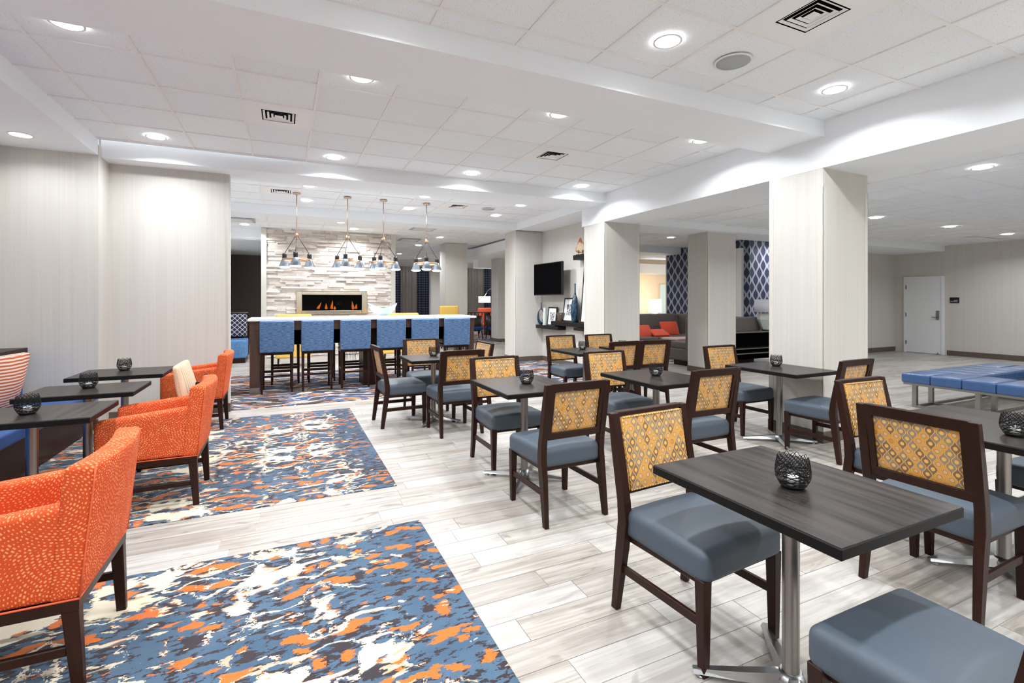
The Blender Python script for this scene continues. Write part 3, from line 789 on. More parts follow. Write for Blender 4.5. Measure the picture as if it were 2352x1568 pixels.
# ---- candle holders
def make_candle():
    t = thing('candle_holder', '', 'candle holder', group='black wire candle holders')
    prof = lambda h: .035+(.0585-.035)*math.sin(min(1, h/.052)*PI/2) if h < .052 else .0585-(.0585-.047)*((h-.052)/.072)**1.6
    b = B(); rg = random.Random(3)
    for k in range(17):                                     # dense turns low down
        z0 = .005+k*.0036; ph = rg.random()*6.28; A = .004+.006*rg.random(); n = rg.choice((2, 3, 3, 4))
        tube(b, [(prof(max(.001, z0+A*math.sin(n*a+ph)))*math.cos(a), prof(max(.001, z0+A*math.sin(n*a+ph)))*math.sin(a), max(.002, z0+A*math.sin(n*a+ph))) for a in [i*2*PI/44 for i in range(44)]], .0013, 4, True)
    for k in range(9):                                      # open weave above
        ph = k*2*PI/9*1.0; n = 9; z0 = .062+.0055*k; A = .011
        tube(b, [(prof(z0+A*math.sin(n*a+ph*3.1))*math.cos(a), prof(z0+A*math.sin(n*a+ph*3.1))*math.sin(a), min(.122, z0+A*math.sin(n*a+ph*3.1))) for a in [i*2*PI/90 for i in range(90)]], .0012, 4, True)
    obj('wire_basket', b, M_WIRE, t)
    b = B(); lathe(b, [(.001, .001), (.036, .0015), (.046, .012), (.042, .011), (.034, .004)], 20, cap=False); obj('base_dish', b, M_WIRE, t)
    b = B(); lathe(b, [(.019, .005), (.019, .043), (.016, .045)], 18); lathe(b, [(.0012, .045), (.0012, .053)], 6); obj('candle', b, M_WAX, t)
    return t
cd0 = make_candle(); cu_ = False
def candle(x, y, z, label):
    global cu_
    if not cu_:
        cu_ = True; cd0.location = (x, y, z); cd0['label'] = label; return
    dup(cd0, (x, y, z), rng.random()*6, label)
candle(1.682, 1.186, .77, 'wire candle holder on the closest table')
candle(1.80, 3.585, .77, 'wire candle holder on the table with bluish sheen')
candle(3.05, 3.465, .77, 'wire candle holder on the middle table of the second row')
candle(4.70, 3.50, .76, 'wire candle holder on the table by the front pillar')
candle(3.755, 5.745, .77, 'wire candle holder on the table before the shelf wall')
candle(4.34, 5.62, .77, 'wire candle holder whose rim peeks over two chair backs')
candle(1.655, 5.83, .77, 'wire candle holder on the table by the bar stools')
candle(3.334, 1.163, .77, 'large looking wire candle holder on the table at the picture edge')
candle(-1.395, 3.885, .77, 'wire candle holder on the banquette table closest to us')
candle(-1.38, 4.845, .77, 'wire candle holder on the middle banquette table')
candle(-1.41, 5.91, .77, 'wire candle holder on the banquette table nearest the divider wall')
# ================================================================ ORANGE ARMCHAIRS (front +Y)
def make_arm():
    t = thing('armchair', '', 'armchair', group='orange armchairs facing the banquette')
    W = .298
    for s in (-1, 1):
        for yy, top, spl in ((-.262, .335, -.02), (.262, .335, .0)):
            b = B(); sweep(b, [(s*(W-.035), yy+spl, 0, .015, .018), (s*(W-.026), yy, top, .024, .026)], bev=.003); obj('leg', b, M_WOOD, t)
    b = B(); box(b, -W, W, -.29, .29, .315, .36, bev=.005); obj('base_frame', b, M_WOOD, t)
    for s in (-1, 1): obj('stretcher', bx(s*(W-.028)-.011, s*(W-.028)+.011, -.25, .25, .15, .185, bev=.003), M_WOOD, t)
    # arms: slab sides sloping down to front with rounded tops
    for s in (-1, 1):
        b = B()
        def fa(p, s=s):
            k = (p.y+.29)/.58; top = .712-.062*k
            z = .36+(p.z-.36)/(.35)*(top-.36); return Vector((p.x, p.y, z))
        rbox(b, s*(W-.0425), 0, .535, .085, .58, .35, .03, 3, 6, flex=fa); obj('arm', b, M_ORANGE, t)
    # back: slightly bowed and leaning
    b = B()
    def fb(p):
        k = (p.z-.36)/.49; bow = -.035*(1-(p.x/W)**2); return Vector((p.x*(1+.02*k), p.y-.05*k+bow*(.3+.7*k), p.z))
    rbox(b, 0, -.245, .605, 2*W+.01, .10, .49, .024, 3, 8, flex=fb); obj('backrest', b, M_ORANGE, t)
    for s in (-1, 1):
        b = B(); tube(b, [fb(Vector((s*(W+.001), -.293, z))) for z in (.365, .5, .65, .78, .835)], .0035, 5); obj('seam_piping', b, M_ORANGE_PIPE, t)
    b = B(); rbox(b, 0, .04, .43, 2*W-.17, .5, .13, .03, 3, 4, crown=.015); obj('seat', b, M_ORANGE, t)
    b = B(); tube(b, [(-W, -.292, .362), (W, -.292, .362), (W, .29, .362), (-W, .29, .362)], .004, 6, True); obj('piping', b, M_ORANGE_PIPE, t)
    return t
ac0 = make_arm(); ac0.location = (-.97, 2.585, 0); ac0.rotation_euler = (0, 0, PI/2); ac0['label'] = 'orange armchair closest to us, cut by the picture edge'
dup(ac0, (-.845, 4.345, 0), PI/2, 'orange armchair in the middle of the row on the far carpet inlay')
dup(ac0, (-.915, 6.61, 0), PI/2, 'orange armchair furthest along, beside the divider wall')
# wooden chair with yellow seat + woven cushion
t = thing('side_chair', 'dark wooden side chair with yellow seat between two orange armchairs', 'chair', (-.89, 4.85, 0), PI/2)
for s in (-1, 1):
    b = B(); sweep(b, [(s*.235, -.25, 0, .014, .017), (s*.235, -.22, .44, .02, .024), (s*.235, -.265, .80, .017, .015)], bev=.003); obj('leg', b, M_WOOD, t)
    b = B(); sweep(b, [(s*.225, .22, 0, .014, .014), (s*.225, .22, .40, .02, .02)], bev=.003); obj('leg', b, M_WOOD, t)
b = B(); rbox(b, 0, .01, .445, .47, .46, .09, .025, 3, 4, crown=.015); obj('seat', b, M_YELLOW, t)
obj('seat_frame', bx(-.22, .22, -.22, .21, .37, .405), M_WOOD, t)
obj('back_rail', bx(-.235, .235, -.262, -.24, .62, .70, bev=.003), M_WOOD, t)
b = B()
def pil(p):
    e = (1-(p.x/.25)**2)*(1-(p.z/.23)**2); return Vector((p.x, p.y*(.35+.65*max(0, e)), p.z))
rbox(b, 0, 0, 0, .48, .13, .44, .03, 3, 8, flex=pil)
o = obj('throw_cushion', b, M_WEAVE, loc=(-.735, 4.85, .715)); o.rotation_euler = (-.20, 0, PI/2); tag(o, 'beige woven stripe cushion leaning on the dark wooden side chair', 'cushion')
# ---- banquette
t = thing('banquette', 'long royal blue banquette seat with dark wood capped back along the wall', 'bench', (0, 0, 0))
b = B(); rbox(b, -2.17, 3.75, .41, .62, 6.2, .12, .03, 3, 6); obj('seat', b, M_BANQ, t)
obj('base', bx(-2.46, -1.93, .7, 6.84, 0, .35), M_WOOD, t)
b = B(); rbox(b, -2.55, 3.75, .68, .12, 6.2, .5, .03, 3, 6); obj('backrest', b, M_BANQ, t)
obj('cap_rail', bx(-2.68, -2.46, .65, 6.86, .90, .95, bev=.004), M_WOOD, t)
b = B(); rbox(b, 0, 0, 0, .52, .17, .5, .03, 3, 8, flex=lambda p: Vector((p.x, p.y*(.3+.7*max(0, (1-(p.x/.27)**2)*(1-(p.z/.26)**2))), p.z)))
o = obj('throw_cushion', b, M_PSTRIPE, loc=(-2.27, 5.86, .715)); o.rotation_euler = (-.22, 0, -PI/2-.1); tag(o, 'orange and white striped cushion propped on the banquette', 'cushion')
# ================================================================ BAR TABLE + STOOLS
t = thing('bar_table', 'long white topped bar table with walnut frame below the pendants', 'table', (0, 0, 0))
obj('countertop', bx(-.505, 3.20, 8.42, 9.34, 1.128, 1.165, bev=.004), M_QUARTZ, t)
b = B(); box(b, -.485, 3.18, 8.48, 8.53, .98, 1.127); box(b, -.485, 3.18, 9.23, 9.28, .98, 1.127); box(b, -.485, -.43, 8.53, 9.23, .98, 1.127); box(b, 3.12, 3.18, 8.53, 9.23, .98, 1.127); obj('apron', b, M_BARWOOD, t)
for x0 in (-.48, 3.04):
    for y0 in (8.485, 9.14):
        lg = obj('leg', bx(x0, x0+.135, y0, y0+.135, .1, .98, bev=.003), M_BARWOOD, t)
        obj('metal_foot', bx(x0-.004, x0+.139, y0-.004, y0+.139, 0, .102, bev=.003), M_STEEL, lg)
obj('centre_panel', bx(1.22, 1.52, 8.62, 9.14, 0, .98), M_WOOD, t)
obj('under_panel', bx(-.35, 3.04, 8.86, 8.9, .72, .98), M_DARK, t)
def make_stool():
    t = thing('bar_stool', '', 'stool', group='blue backed bar stools along the bar table')
    for s in (-1, 1):
        b = B(); sweep(b, [(s*.212, -.225, 0, .015, .018), (s*.212, -.205, .64, .02, .022)], bev=.003); obj('leg', b, M_WOOD, t)
        b = B(); sweep(b, [(s*.205, .21, 0, .015, .015), (s*.205, .205, .66, .021, .021)], bev=.003); obj('leg', b, M_WOOD, t)
        obj('stretcher', bx(s*.207-.01, s*.207+.01, -.2, .2, .30, .33), M_WOOD, t)
    obj('stretcher', bx(-.2, .2, -.222, -.204, .255, .285), M_WOOD, t)
    obj('foot_rail', bx(-.2, .2, .2, .22, .27, .31), M_WOOD, t)
    b = B(); box(b, -.232, .232, -.228, .225, .60, .66, bev=.004); obj('seat_frame', b, M_WOOD, t)
    b = B(); rbox(b, 0, .02, .72, .46, .44, .12, .03, 3, 4, crown=.02); obj('seat', b, M_BLACKV, t)
    b = B(); rbox(b, 0, -.245, .885, .485, .06, .485, .018, 3, 5, flex=lambda p: Vector((p.x, p.y-(p.z-.64)*.06, p.z))); obj('backrest', b, M_STOOL, t)
    return t
st0 = make_stool()
SL = ['first blue backed bar stool at the end by the divider wall', 'second blue backed bar stool from the divider wall', 'third blue backed bar stool, just before the dark centre panel', 'fourth blue backed bar stool, right after the dark centre panel', 'fifth blue backed bar stool, behind the gold backed chair', 'last blue backed bar stool at the far end of the bar']
for i in range(6):
    loc = (-.10+.585*i, 8.675, 0)
    if i == 0: st0.location = loc; st0['label'] = SL[0]
    else: dup(st0, loc, 0, SL[i])
# backless stools on the far side
def make_backless():
    t = thing('counter_stool', '', 'stool', group='backless black stools on the far side of the bar')
    for sx in (-1, 1):
        for sy in (-1, 1):
            b = B(); sweep(b, [(sx*.21, sy*.2, 0, .015, .015), (sx*.205, sy*.19, .68, .02, .02)], bev=.003); obj('leg', b, M_WOOD, t)
        obj('stretcher', bx(sx*.207-.01, sx*.207+.01, -.19, .19, .33, .36), M_WOOD, t)
    for sy in (-1, 1): obj('foot_rail', bx(-.2, .2, sy*.195-.01, sy*.195+.01, .27, .31), M_WOOD, t)
    b = B(); rbox(b, 0, 0, .75, .47, .44, .14, .04, 3, 4, crown=.03); obj('seat', b, M_BLACKV, t)
    return t
bs0 = make_backless()
for i, n in enumerate(('behind the gap after the first', 'behind the gap after the second', 'behind the gap after the third', 'behind the gap after the fourth', 'behind the gap after the fifth')):
    lb = 'black backless counter stool across the bar, %s blue stool' % n
    if i == 0: bs0.location = (.02, 9.5, 0); bs0['label'] = lb
    else: dup(bs0, (.02+.585*i, 9.5, 0), 0, lb)
# bowl on bar
b = B(); nu, nv = 36, 9; rows = []
for j in range(nv+1):
    q = j/nv; rr = []
    for i in range(nu):
        a = 2*PI*i/nu; R = .06+.17*q**.7; lift = .05*q**3*math.cos(2*a)
        rr.append(b.verts.new((R*math.cos(a)*1.15, R*math.sin(a)*.85, .012+.17*q**1.3+lift)))
    rows.append(rr)
b.faces.new(rows[0][::-1])
for a, c in zip(rows, rows[1:]):
    for i in range(nu):
        f = b.faces.new((a[i], a[(i+1) % nu], c[(i+1) % nu], c[i])); f.smooth = True
bmesh.ops.solidify(b, geom=b.faces[:], thickness=.01)
o = obj('ceramic_bowl', b, M_BOWL, loc=(1.60, 8.95, 1.172), rz=-.43); tag(o, 'pale blue glazed folded ceramic bowl on the white bar top', 'bowl')
# ---- pendants
def make_pendant():
    t = thing('pendant_light', '', 'light', group='three shade pendants over the bar table')
    b = B(); lathe(b, [(.065, CE), (.065, CE-.022), (.02, CE-.03)], 24); obj('canopy', b, M_BRASS, t)
    b = B(); lathe(b, [(.0075, CE-.03), (.0075, 2.58)], 10); obj('stem', b, M_BRASS, t)
    b = B(); lathe(b, [(.03, 2.53), (.034, 2.54), (.034, 2.565), (.02, 2.58), (.012, 2.6)], 20); obj('hub', b, M_COPPER, t)
    R = .225
    b = B(); lathe(b, [(R-.016, 2.118), (R-.010, 2.118), (R-.010, 2.152), (R-.016, 2.152), (R-.016, 2.118)], 48, cap=False); obj('ring', b, M_COPPER, t)
    for k in range(3):
        a = -PI/2+k*2*PI/3; x, y = R*math.cos(a), R*math.sin(a)
        b = B(); tube(b, [(.02*math.cos(a), .02*math.sin(a), 2.535), (x, y, 2.245)], .005, 6); obj('arm', b, M_BLACK, t)
        b = B(); lathe(b, [(.036, 2.155), (.036, 2.235), (.03, 2.245)], 20, x, y); obj('socket_cap', b, M_BLACK, t)
        b = B(); lathe(b, [(.035, 2.16), (.092, 2.02), (.0905, 2.02), (.034, 2.158)], 28, x, y, cap=False); sh = obj('shade', b, M_CONE, t)
        b = B(); lathe(b, [(.05, 2.0), (.078, 2.008), (.088, 2.024)], 28, x, y); obj('lens', b, M_LENSP, sh)
        l = bpy.data.lights.new('lamp', 'AREA'); l.shape = 'DISK'; l.size = .15; l.energy = 11; l.spread = math.radians(150)
        o = bpy.data.objects.new('lamp', l); C.objects.link(o); o.parent = t; o.location = (x, y, 2.012)
    return t
pn0 = make_pendant(); pn0.location = (.19, 9.02, 0); pn0.rotation_euler = (0, 0, -.09); pn0['label'] = 'first three shade pendant, at the divider wall end of the bar'
dup(pn0, (1.01, 9.02, 0), -.26, 'second three shade pendant, above the fireplace opening')
dup(pn0, (1.63, 9.02, 0), -.41, 'third three shade pendant, above the ceramic bowl')
dup(pn0, (2.42, 9.0, 0), -.265, 'last three shade pendant, in front of the curtains')
# ================================================================ FIREPLACE WALL
fw = struct('wall_fireplace', bx(-.5, 2.78, 13.76, 14.1, 0, CE+.05), M_STONE)
FX0, FX1, FZ0, FZ1 = .28, 2.03, 1.10, 1.68
cnt = 0; stones = []
z = .02
while z < CE-.02:
    h = rng.choice((.045, .05, .056, .062)); x = -.40
    while x < 2.68:
        ln = rng.uniform(.14, .52); x1 = min(x+ln, 2.68)
        segs = [(x, x1)]
        if FZ0-.02 < z+h/2 < FZ1+.02:
            segs = []
            if x < FX0: segs.append((x, min(x1, FX0)))
            if x1 > FX1: segs.append((max(x, FX1), x1))
        for a, c in segs:
            if c-a > .03: stones.append((a, c, z, z+h, rng.choice((.02, .03, .045, .06, .08))))
        x = x1
    z += h
stones.sort(key=lambda s: -s[2])
rest = B()
for k, (a, c, z0, z1, dp) in enumerate(stones):
    if k < 295: obj('stone', bx(a+.001, c-.001, 13.76-dp, 13.78, z0+.001, z1-.001), M_STONE, fw)
    else: box(rest, a+.001, c-.001, 13.76-dp, 13.78, z0+.001, z1-.001)
obj('lower_stones', rest, M_STONE, fw)['kind'] = 'stuff'
struct('trim_2', bx(-.52, -.40, 13.68, 13.8, 0, CE), M_PAINT_TRIM)
struct('trim_3', bx(2.68, 2.80, 13.68, 13.8, 0, CE), M_PAINT_TRIM)
t = thing('fireplace', 'wide linear gas fireplace in a brushed metal frame on the stone wall', 'fireplace', (0, 13.70, 0))
b = B(); wd = .135
box(b, FX0, FX0+wd, -.06, .02, FZ0, FZ1, bev=.01); box(b, FX1-wd, FX1, -.06, .02, FZ0, FZ1, bev=.01); box(b, FX0+wd, FX1-wd, -.06, .02, FZ0, FZ0+.085, bev=.01); box(b, FX0+wd, FX1-wd, -.06, .02, FZ1-.085, FZ1, bev=.01)
obj('surround', b, M_NICKEL, t)
obj('firebox', bx(FX0+.1, FX1-.1, .03, .05, FZ0+.05, FZ1-.05), M_DARK, t)
for x, hh, ln in ((.78, .22, .08), (1.0, .17, .0), (1.13, .25, .02), (1.21, .1, .01), (1.68, .23, -.02), (1.74, .16, .03)):
    b = B(); lathe(b, [(.006, 0), (.034, .03), (.03, hh*.4), (.012, hh*.8), (.001, hh)], 10); o = obj('flame', b, M_FLAME, t, loc=(x, .01, FZ0+.1)); o.rotation_euler = (0, ln*6, 0); o.scale = (1, .4, 1)
for i in range(9):
    x = .52+i*.155; b = B(); rbox(b, 0, 0, 0, .13, .03, .035, .012, 2, 1); o = obj('log', b, M_GREY, t, loc=(x, .008, FZ0+.105)); o.rotation_euler = (0, rng.uniform(-.4, .4), 0)
o = obj('glass_pane', bx(FX0+wd-.01, FX1-wd+.01, -.03, -.026, FZ0+.08, FZ1-.08), M_FGLASS, t)
# yellow lounge chairs near fireplace
def lounge_chair(x, y, rz, m, label, w=.72, h=1.15, leg=.2, cat='armchair', name='lounge_chair', group=None, d=.68):
    t = thing(name, label, cat, (x, y, 0), rz, group)
    for sx in (-1, 1):
        for sy in (-1, 1):
            b = B(); sweep(b, [(sx*(w/2-.05), sy*(d/2-.05), 0, .014, .014), (sx*(w/2-.06), sy*(d/2-.06), leg, .022, .022)]); obj('leg', b, M_WOOD, t)
    b = B(); rbox(b, 0, 0, leg+.12, w, d, .24, .04, 2, 3); obj('seat', b, m, t)
    b = B(); rbox(b, 0, -d/2+.08, (leg+h)/2, w, .15, h-leg, .05, 3, 4, flex=lambda p: Vector((p.x, p.y-(p.z-leg)*.06, p.z))); obj('backrest', b, m, t)
    return t
lounge_chair(.19, 11.9, 0, M_YELLOW, 'yellow lounge chair behind the bar, facing the fireplace, below the first pendant')
lounge_chair(2.5, 11.9, 0, M_YELLOW, 'yellow lounge chair behind the bar, facing the fireplace, beyond the ceramic bowl', w=.85)
lounge_chair(4.55, 14.0, PI, M_YELLOW, 'tall yellow chair beside the column near the curtains', w=.6, h=1.28)
t = thing('wire_table', 'small side table with thin wire legs behind the bar stools', 'table', (1.35, 11.6, 0))
b = B(); lathe(b, [(.2, .42), (.2, .44)], 24); obj('tabletop', b, M_WHITE, t)
for k in range(12):
    a = k*PI/6; b = B(); tube(b, [(.19*math.cos(a), .19*math.sin(a), .42), (.12*math.cos(a), .12*math.sin(a), .2), (.15*math.cos(a), .15*math.sin(a), 0)], .004, 5); obj('wire_leg', b, M_BLACK, t)
# blue sofa at the alcove
t = thing('sofa', 'blue cross-hatched sofa with dark wood back by the dark alcove', 'sofa', (-1.75, 13.3, 0), 0)
b = B(); rbox(b, 0, 0, .32, 1.9, .85, .42, .04, 2, 4); obj('seat', b, M_DENIM, t)
for k in range(4): obj('stripe_band', bx(-.95+.01, .94, -.32+k*.14, -.25+k*.14, .53, .537), M_STOOL, t)
obj('plinth', bx(-.92, .93, -.4, .4, 0, .11), M_WOOD, t)
obj('backrest', bx(-.95, .96, .43, .53, .1, 1.16, bev=.02), M_WOOD, t)
b = B(); rbox(b, .62, 0, 0, .62, .18, .55, .05, 3, 5); o = obj('throw_cushion', b, M_LATTICE, loc=(-1.75, 13.59, .84)); o.rotation_euler = (-.15, 0, 0); tag(o, 'navy lattice cushion on the blue sofa by the alcove', 'cushion')
# ================================================================ CURTAINS
def curtain(x0, x1, m, label, y=22.3, h=3.0):
    b = B(); n = max(6, int((x1-x0)/.03)); rr = []
    for i in range(n+1):
        x = x0+(x1-x0)*i/n; yy = y+.03*math.sin(i*1.25)+.015*math.sin(i*.55)
        rr.append((b.verts.new((x, yy, .02)), b.verts.new((x, yy, h))))
    for a, c in zip(rr, rr[1:]):
        f = b.faces.new((a[0], c[0], c[1], a[1])); f.smooth = True
    bmesh.ops.solidify(b, geom=b.faces[:], thickness=.012)
    tag(obj('curtain', b, m), label, 'curtain')
curtain(4.50, 4.80, M_PLAID, 'narrow navy plaid curtain against the stone wall edge')
curtain(4.80, 5.55, M_DRAPE, 'taupe pleated curtain closest to the stone wall')
curtain(5.55, 6.12, M_PLAID, 'navy plaid curtain beside the yellow chair')
curtain(7.75, 8.0, M_PLAID, 'narrow navy plaid curtain beside the bare column')
curtain(8.0, 8.85, M_DRAPE, 'taupe pleated curtain behind the arc lamp')
curtain(8.85, 9.4, M_PLAID, 'navy plaid curtain behind the red chair')
# far dining group
def tub(x, y, rz, label):
    t = thing('tub_chair', label, 'chair', (x, y, 0), rz, 'brown tub chairs with blue seats')
    for sx in (-1, 1):
        for sy in (-1, 1):
            b = B(); sweep(b, [(sx*.2, sy*.2-.02, 0, .012, .012), (sx*.17, sy*.17, .32, .02, .02)]); obj('leg', b, M_WOOD, t)
    b = B(); rbox(b, 0, .02, .4, .46, .44, .14, .04, 2, 3); obj('seat', b, M_BANQ, t)
    b = B(); n = 18; ri = []
    for i in range(n+1):
        a = PI+(i/n)*PI; ri.append([b.verts.new((rr*math.cos(a), rr*math.sin(a)*.9+.05, z)) for rr, z in ((.24, .3), (.28, .88), (.245, .88), (.21, .3))])
    for p, q in zip(ri, ri[1:]):
        for k in range(4):
            f = b.faces.new((p[k], p[(k+1) % 4], q[(k+1) % 4], q[k])); f.smooth = True
    b.faces.new(ri[0]); b.faces.new(ri[-1][::-1]); obj('backrest', b, mat_tub, t)
mat_tub = mat('brown_leather', rgb=(58, 44, 38), rough=.4)
tub(6.55, 17.3, 0, 'brown tub chair with blue seat, the one nearer the bar end')
tub(7.12, 17.0, .1, 'brown tub chair with blue seat, the one by the far column')
t = thing('counter_table', 'dark far counter table in front of the curtains', 'table', (6.9, 19.0, 0))
obj('tabletop', bx(-1.0, .9, -.3, .3, .93, .98), M_BARWOOD, t)
for sx in (-.9, .8):
    obj('leg', bx(sx-.04, sx+.04, -.25, .25, 0, .93), M_WOOD, t)
for k in range(10): obj('slat', bx(-.8+k*.16, -.77+k*.16, .2, .24, .3, .93), M_WOOD, t)
lounge_chair(7.95, 19.6, PI, M_RUST, 'red upholstered chair behind the brown tub chairs', w=.62, h=1.12)
t = thing('arc_lamp', 'lit drum shade hanging from a slim arc floor lamp', 'lamp', (7.38, 18.5, 0))
b = B(); tube(b, [(1.35, 0, .03), (1.35, 0, 1.2), (1.2, 0, 1.75), (.85, 0, 2.05), (.45, 0, 2.02), (.15, 0, 1.85), (0, 0, 1.62)], .014, 8); obj('arc', b, M_STEEL, t)
b = B(); lathe(b, [(.15, 0), (.15, .03)], 20, 1.35, 0); obj('base', b, M_STEEL, t)
b = B(); lathe(b, [(.24, 1.36), (.24, 1.60)], 28); obj('lamp_shade', b, M_SHADE, t)
# ================================================================ TELEVISION WALL
t = thing('television', 'black flat television on a swing arm, screen dark', 'television', (5.40, 9.68, 1.93), .02)
obj('casing', bx(-.02, .035, -.62, .62, -.365, .365, bev=.006), M_BLACK, t)
obj('screen', bx(-.0225, -.018, -.605, .605, -.345, .35), M_SCREEN, t)
b = B(); box(b, .03, .09, -.25, .2, -.22, .22); box(b, .09, .27, -.03, .03, -.05, .05); obj('wall_bracket', b, M_BLACK, t)
def shelf(y0, y1, z1, h, label):
    tag(obj('wall_shelf', bx(5.475, 5.68, y0, y1, z1-h, z1, bev=.003), M_EDGEW), label, 'shelf', 'black floating shelves')
M_EDGEW = mat('black_stained_oak', rgb=(20, 17, 17), rough=.5, spec=.2)
shelf(9.36, 10.41, .868, .078, 'lower black floating shelf below the television')
shelf(7.62, 9.68, .985, .088, 'long black floating shelf holding the tall blue vase')
shelf(7.62, 8.72, .885, .06, 'short black floating shelf just under the long one')
shelf(7.62, 8.74, 2.39, .10, 'high black floating shelf with the wood slice sculpture')
# ring vase
t = thing('ring_vase', 'teal glazed ring shaped vase with slim neck on the lower shelf', 'vase', (5.58, 10.33, .868), -.3)
b = B(); N = 40; ri = []
for i in range(N):
    a = 2*PI*i/N; cx, cz = .075*math.sin(a), .20-.165*math.cos(a); th = .024+.014*math.cos(a)
    nx, nz = math.sin(a), -math.cos(a)
    ri.append([b.verts.new((.0, 0, 0)) for _ in range(8)])
    for k in range(8):
        q = 2*PI*k/8; ri[-1][k].co = (cx+nx*th*math.cos(q), .028*math.sin(q), cz+nz*th*math.cos(q))
for i in range(N):
    p, q = ri[i], ri[(i+1) % N]
    for k in range(8): f = b.faces.new((p[k], p[(k+1) % 8], q[(k+1) % 8], q[k])); f.smooth = True
bmesh.ops.translate(b, verts=b.verts[:], vec=(0, 0, .006)); obj('ring_body', b, M_GLAZE, t)
b = B(); lathe(b, [(.02, .37), (.011, .41), (.008, .50), (.011, .53)], 14); obj('neck', b, M_GLAZE, t)
b = B(); lathe(b, [(.05, 0), (.052, .01), (.036, .36), (.032, .40), (.028, .405)], 18); tag(obj('tall_vase', b, M_SPECK, loc=(5.57, 10.13, .868)), 'pale mottled tapering vase next to the ring vase', 'vase')
def frame(y, z, w, h, label, lean=.12, x=5.60, rz=0.0, mat_w=.05):
    t = thing('picture_frame', label, 'picture frame', (x, y, z), rz)
    def rot(b): bmesh.ops.rotate(b, verts=b.verts[:], cent=(0, 0, 0), matrix=Matrix.Rotation(lean, 3, 'Y')); return b
    f = .028
    b = B(); box(b, -.012, .012, -w/2, -w/2+f, 0, h); box(b, -.012, .012, w/2-f, w/2, 0, h); box(b, -.012, .012, -w/2+f, w/2-f, 0, f); box(b, -.012, .012, -w/2+f, w/2-f, h-f, h); obj('moulding', rot(b), M_BLACK, t)
    obj('mount', rot(bx(-.004, .004, -w/2+f, w/2-f, f, h-f)), M_WHITE, t)
    obj('print', rot(bx(-.006, -.004, -w/2+f+mat_w, w/2-f-mat_w, h*.27, h*.73)), M_PRINT, t)
frame(9.80, .868, .32, .43, 'small black framed print leaning on the lower shelf', rz=.15, x=5.56)
frame(9.12, .985, .46, .52, 'black framed print behind the smoked glass bowl', rz=.05, x=5.60, mat_w=.09)
frame(8.20, .985, .78, 1.22, 'tall black framed picture leaning beside the blue bottle vase', lean=.08, x=5.565, mat_w=.12)
b = B(); lathe(b, [(.045, 0), (.05, .01), (.06, .08), (.105, .19), (.10, .19), (.052, .075), (.04, .015)], 9, cap=False); tag(obj('glass_bowl', b, M_SMOKE, loc=(5.55, 9.36, .986)), 'smoked glass faceted bowl on the long shelf', 'bowl')
b = B(); lathe(b, [(.06, 0), (.074, .02), (.096, .18), (.084, .36), (.05, .52), (.026, .58), (.016, .64), (.014, .78), (.019, .815)], 24); tag(obj('bottle_vase', b, M_GLAZE, loc=(5.565, 8.80, .986)), 'tall blue glazed bottle vase on the long shelf', 'vase')
t = thing('wood_sculpture', 'slice of pale natural wood on a black stand, high shelf', 'sculpture', (5.57, 8.60, 2.39), .9)
prof = [(-.095, .07), (-.10, .13), (-.075, .19), (-.06, .25), (-.035, .30), (-.01, .365), (.02, .34), (.035, .28), (.07, .25), (.085, .2), (.075, .16), (.09, .11), (.07, .06), (.02, .045), (-.05, .04)]
b = B(); v = [b.verts.new((-.012, -y, z)) for y, z in prof]; f = b.faces.new(v)
r = bmesh.ops.extrude_face_region(b, geom=[f]); bmesh.ops.translate(b, verts=[q for q in r['geom'] if isinstance(q, bmesh.types.BMVert)], vec=(.03, 0, 0)); bmesh.ops.recalc_face_normals(b, faces=b.faces[:]); obj('slice', b, M_SLICE, t)
b = B(); box(b, -.04, .04, -.09, .09, 0, .008); box(b, -.004, .004, -.045, -.037, .008, .1); box(b, -.004, .004, .037, .045, .008, .1); box(b, -.03, -.016, -.045, -.037, .06, .1); box(b, -.03, -.016, .037, .045, .06, .1); box(b, -.03, .004, -.045, -.037, .055, .062); box(b, -.03, .004, .037, .045, .055, .062); obj('stand', b, M_BLACK, t)
# ================================================================ SOFA LOUNGE
t = thing('sofa', 'taupe sofa along the back of the lounge, three flame red cushions on it', 'sofa', (9.7, 10.9, 0))
obj('plinth', bx(-1.2, 1.2, -.4, .4, 0, .12), M_WOOD, t)
b = B(); rbox(b, 0, 0, .2, 2.5, .95, .18, .03, 2, 4); obj('base', b, M_GREY, t)
for k in range(3):
    b = B(); rbox(b, -.83+k*.83, -.06, .37, .82, .85, .16, .04, 3, 4, crown=.02); obj('seat_cushion', b, M_GREY, t)
b = B(); rbox(b, -.1, .36, .68, 2.3, .25, .75, .06, 3, 5, flex=lambda p: Vector((p.x, p.y+(p.z-.4)*.14, p.z))); obj('backrest', b, M_GREY, t)
b = B(); rbox(b, 1.17, 0, .66, .22, 1.0, .78, .05, 3, 4); obj('corner_back', b, M_GREY, t)
t = thing('sofa', 'taupe sofa with its back to us behind the console table', 'sofa', (0, 0, 0))
obj('plinth', bx(8.05, 10.1, 8.1, 8.55, 0, .12), M_WOOD, t)
b = B(); rbox(b, 9.1, 8.3, .24, 2.2, .7, .26, .03, 2, 4); obj('base', b, M_GREY, t)
for k in range(2):
    b = B(); rbox(b, 8.57+k*1.07, 8.40, .44, 1.06, .5, .15, .03, 3, 4); obj('seat_cushion', b, M_GREY, t)
b = B(); rbox(b, 9.08, 8.06, .70, 2.16, .22, .72, .04, 3, 5); obj('backrest', b, M_GREY, t)
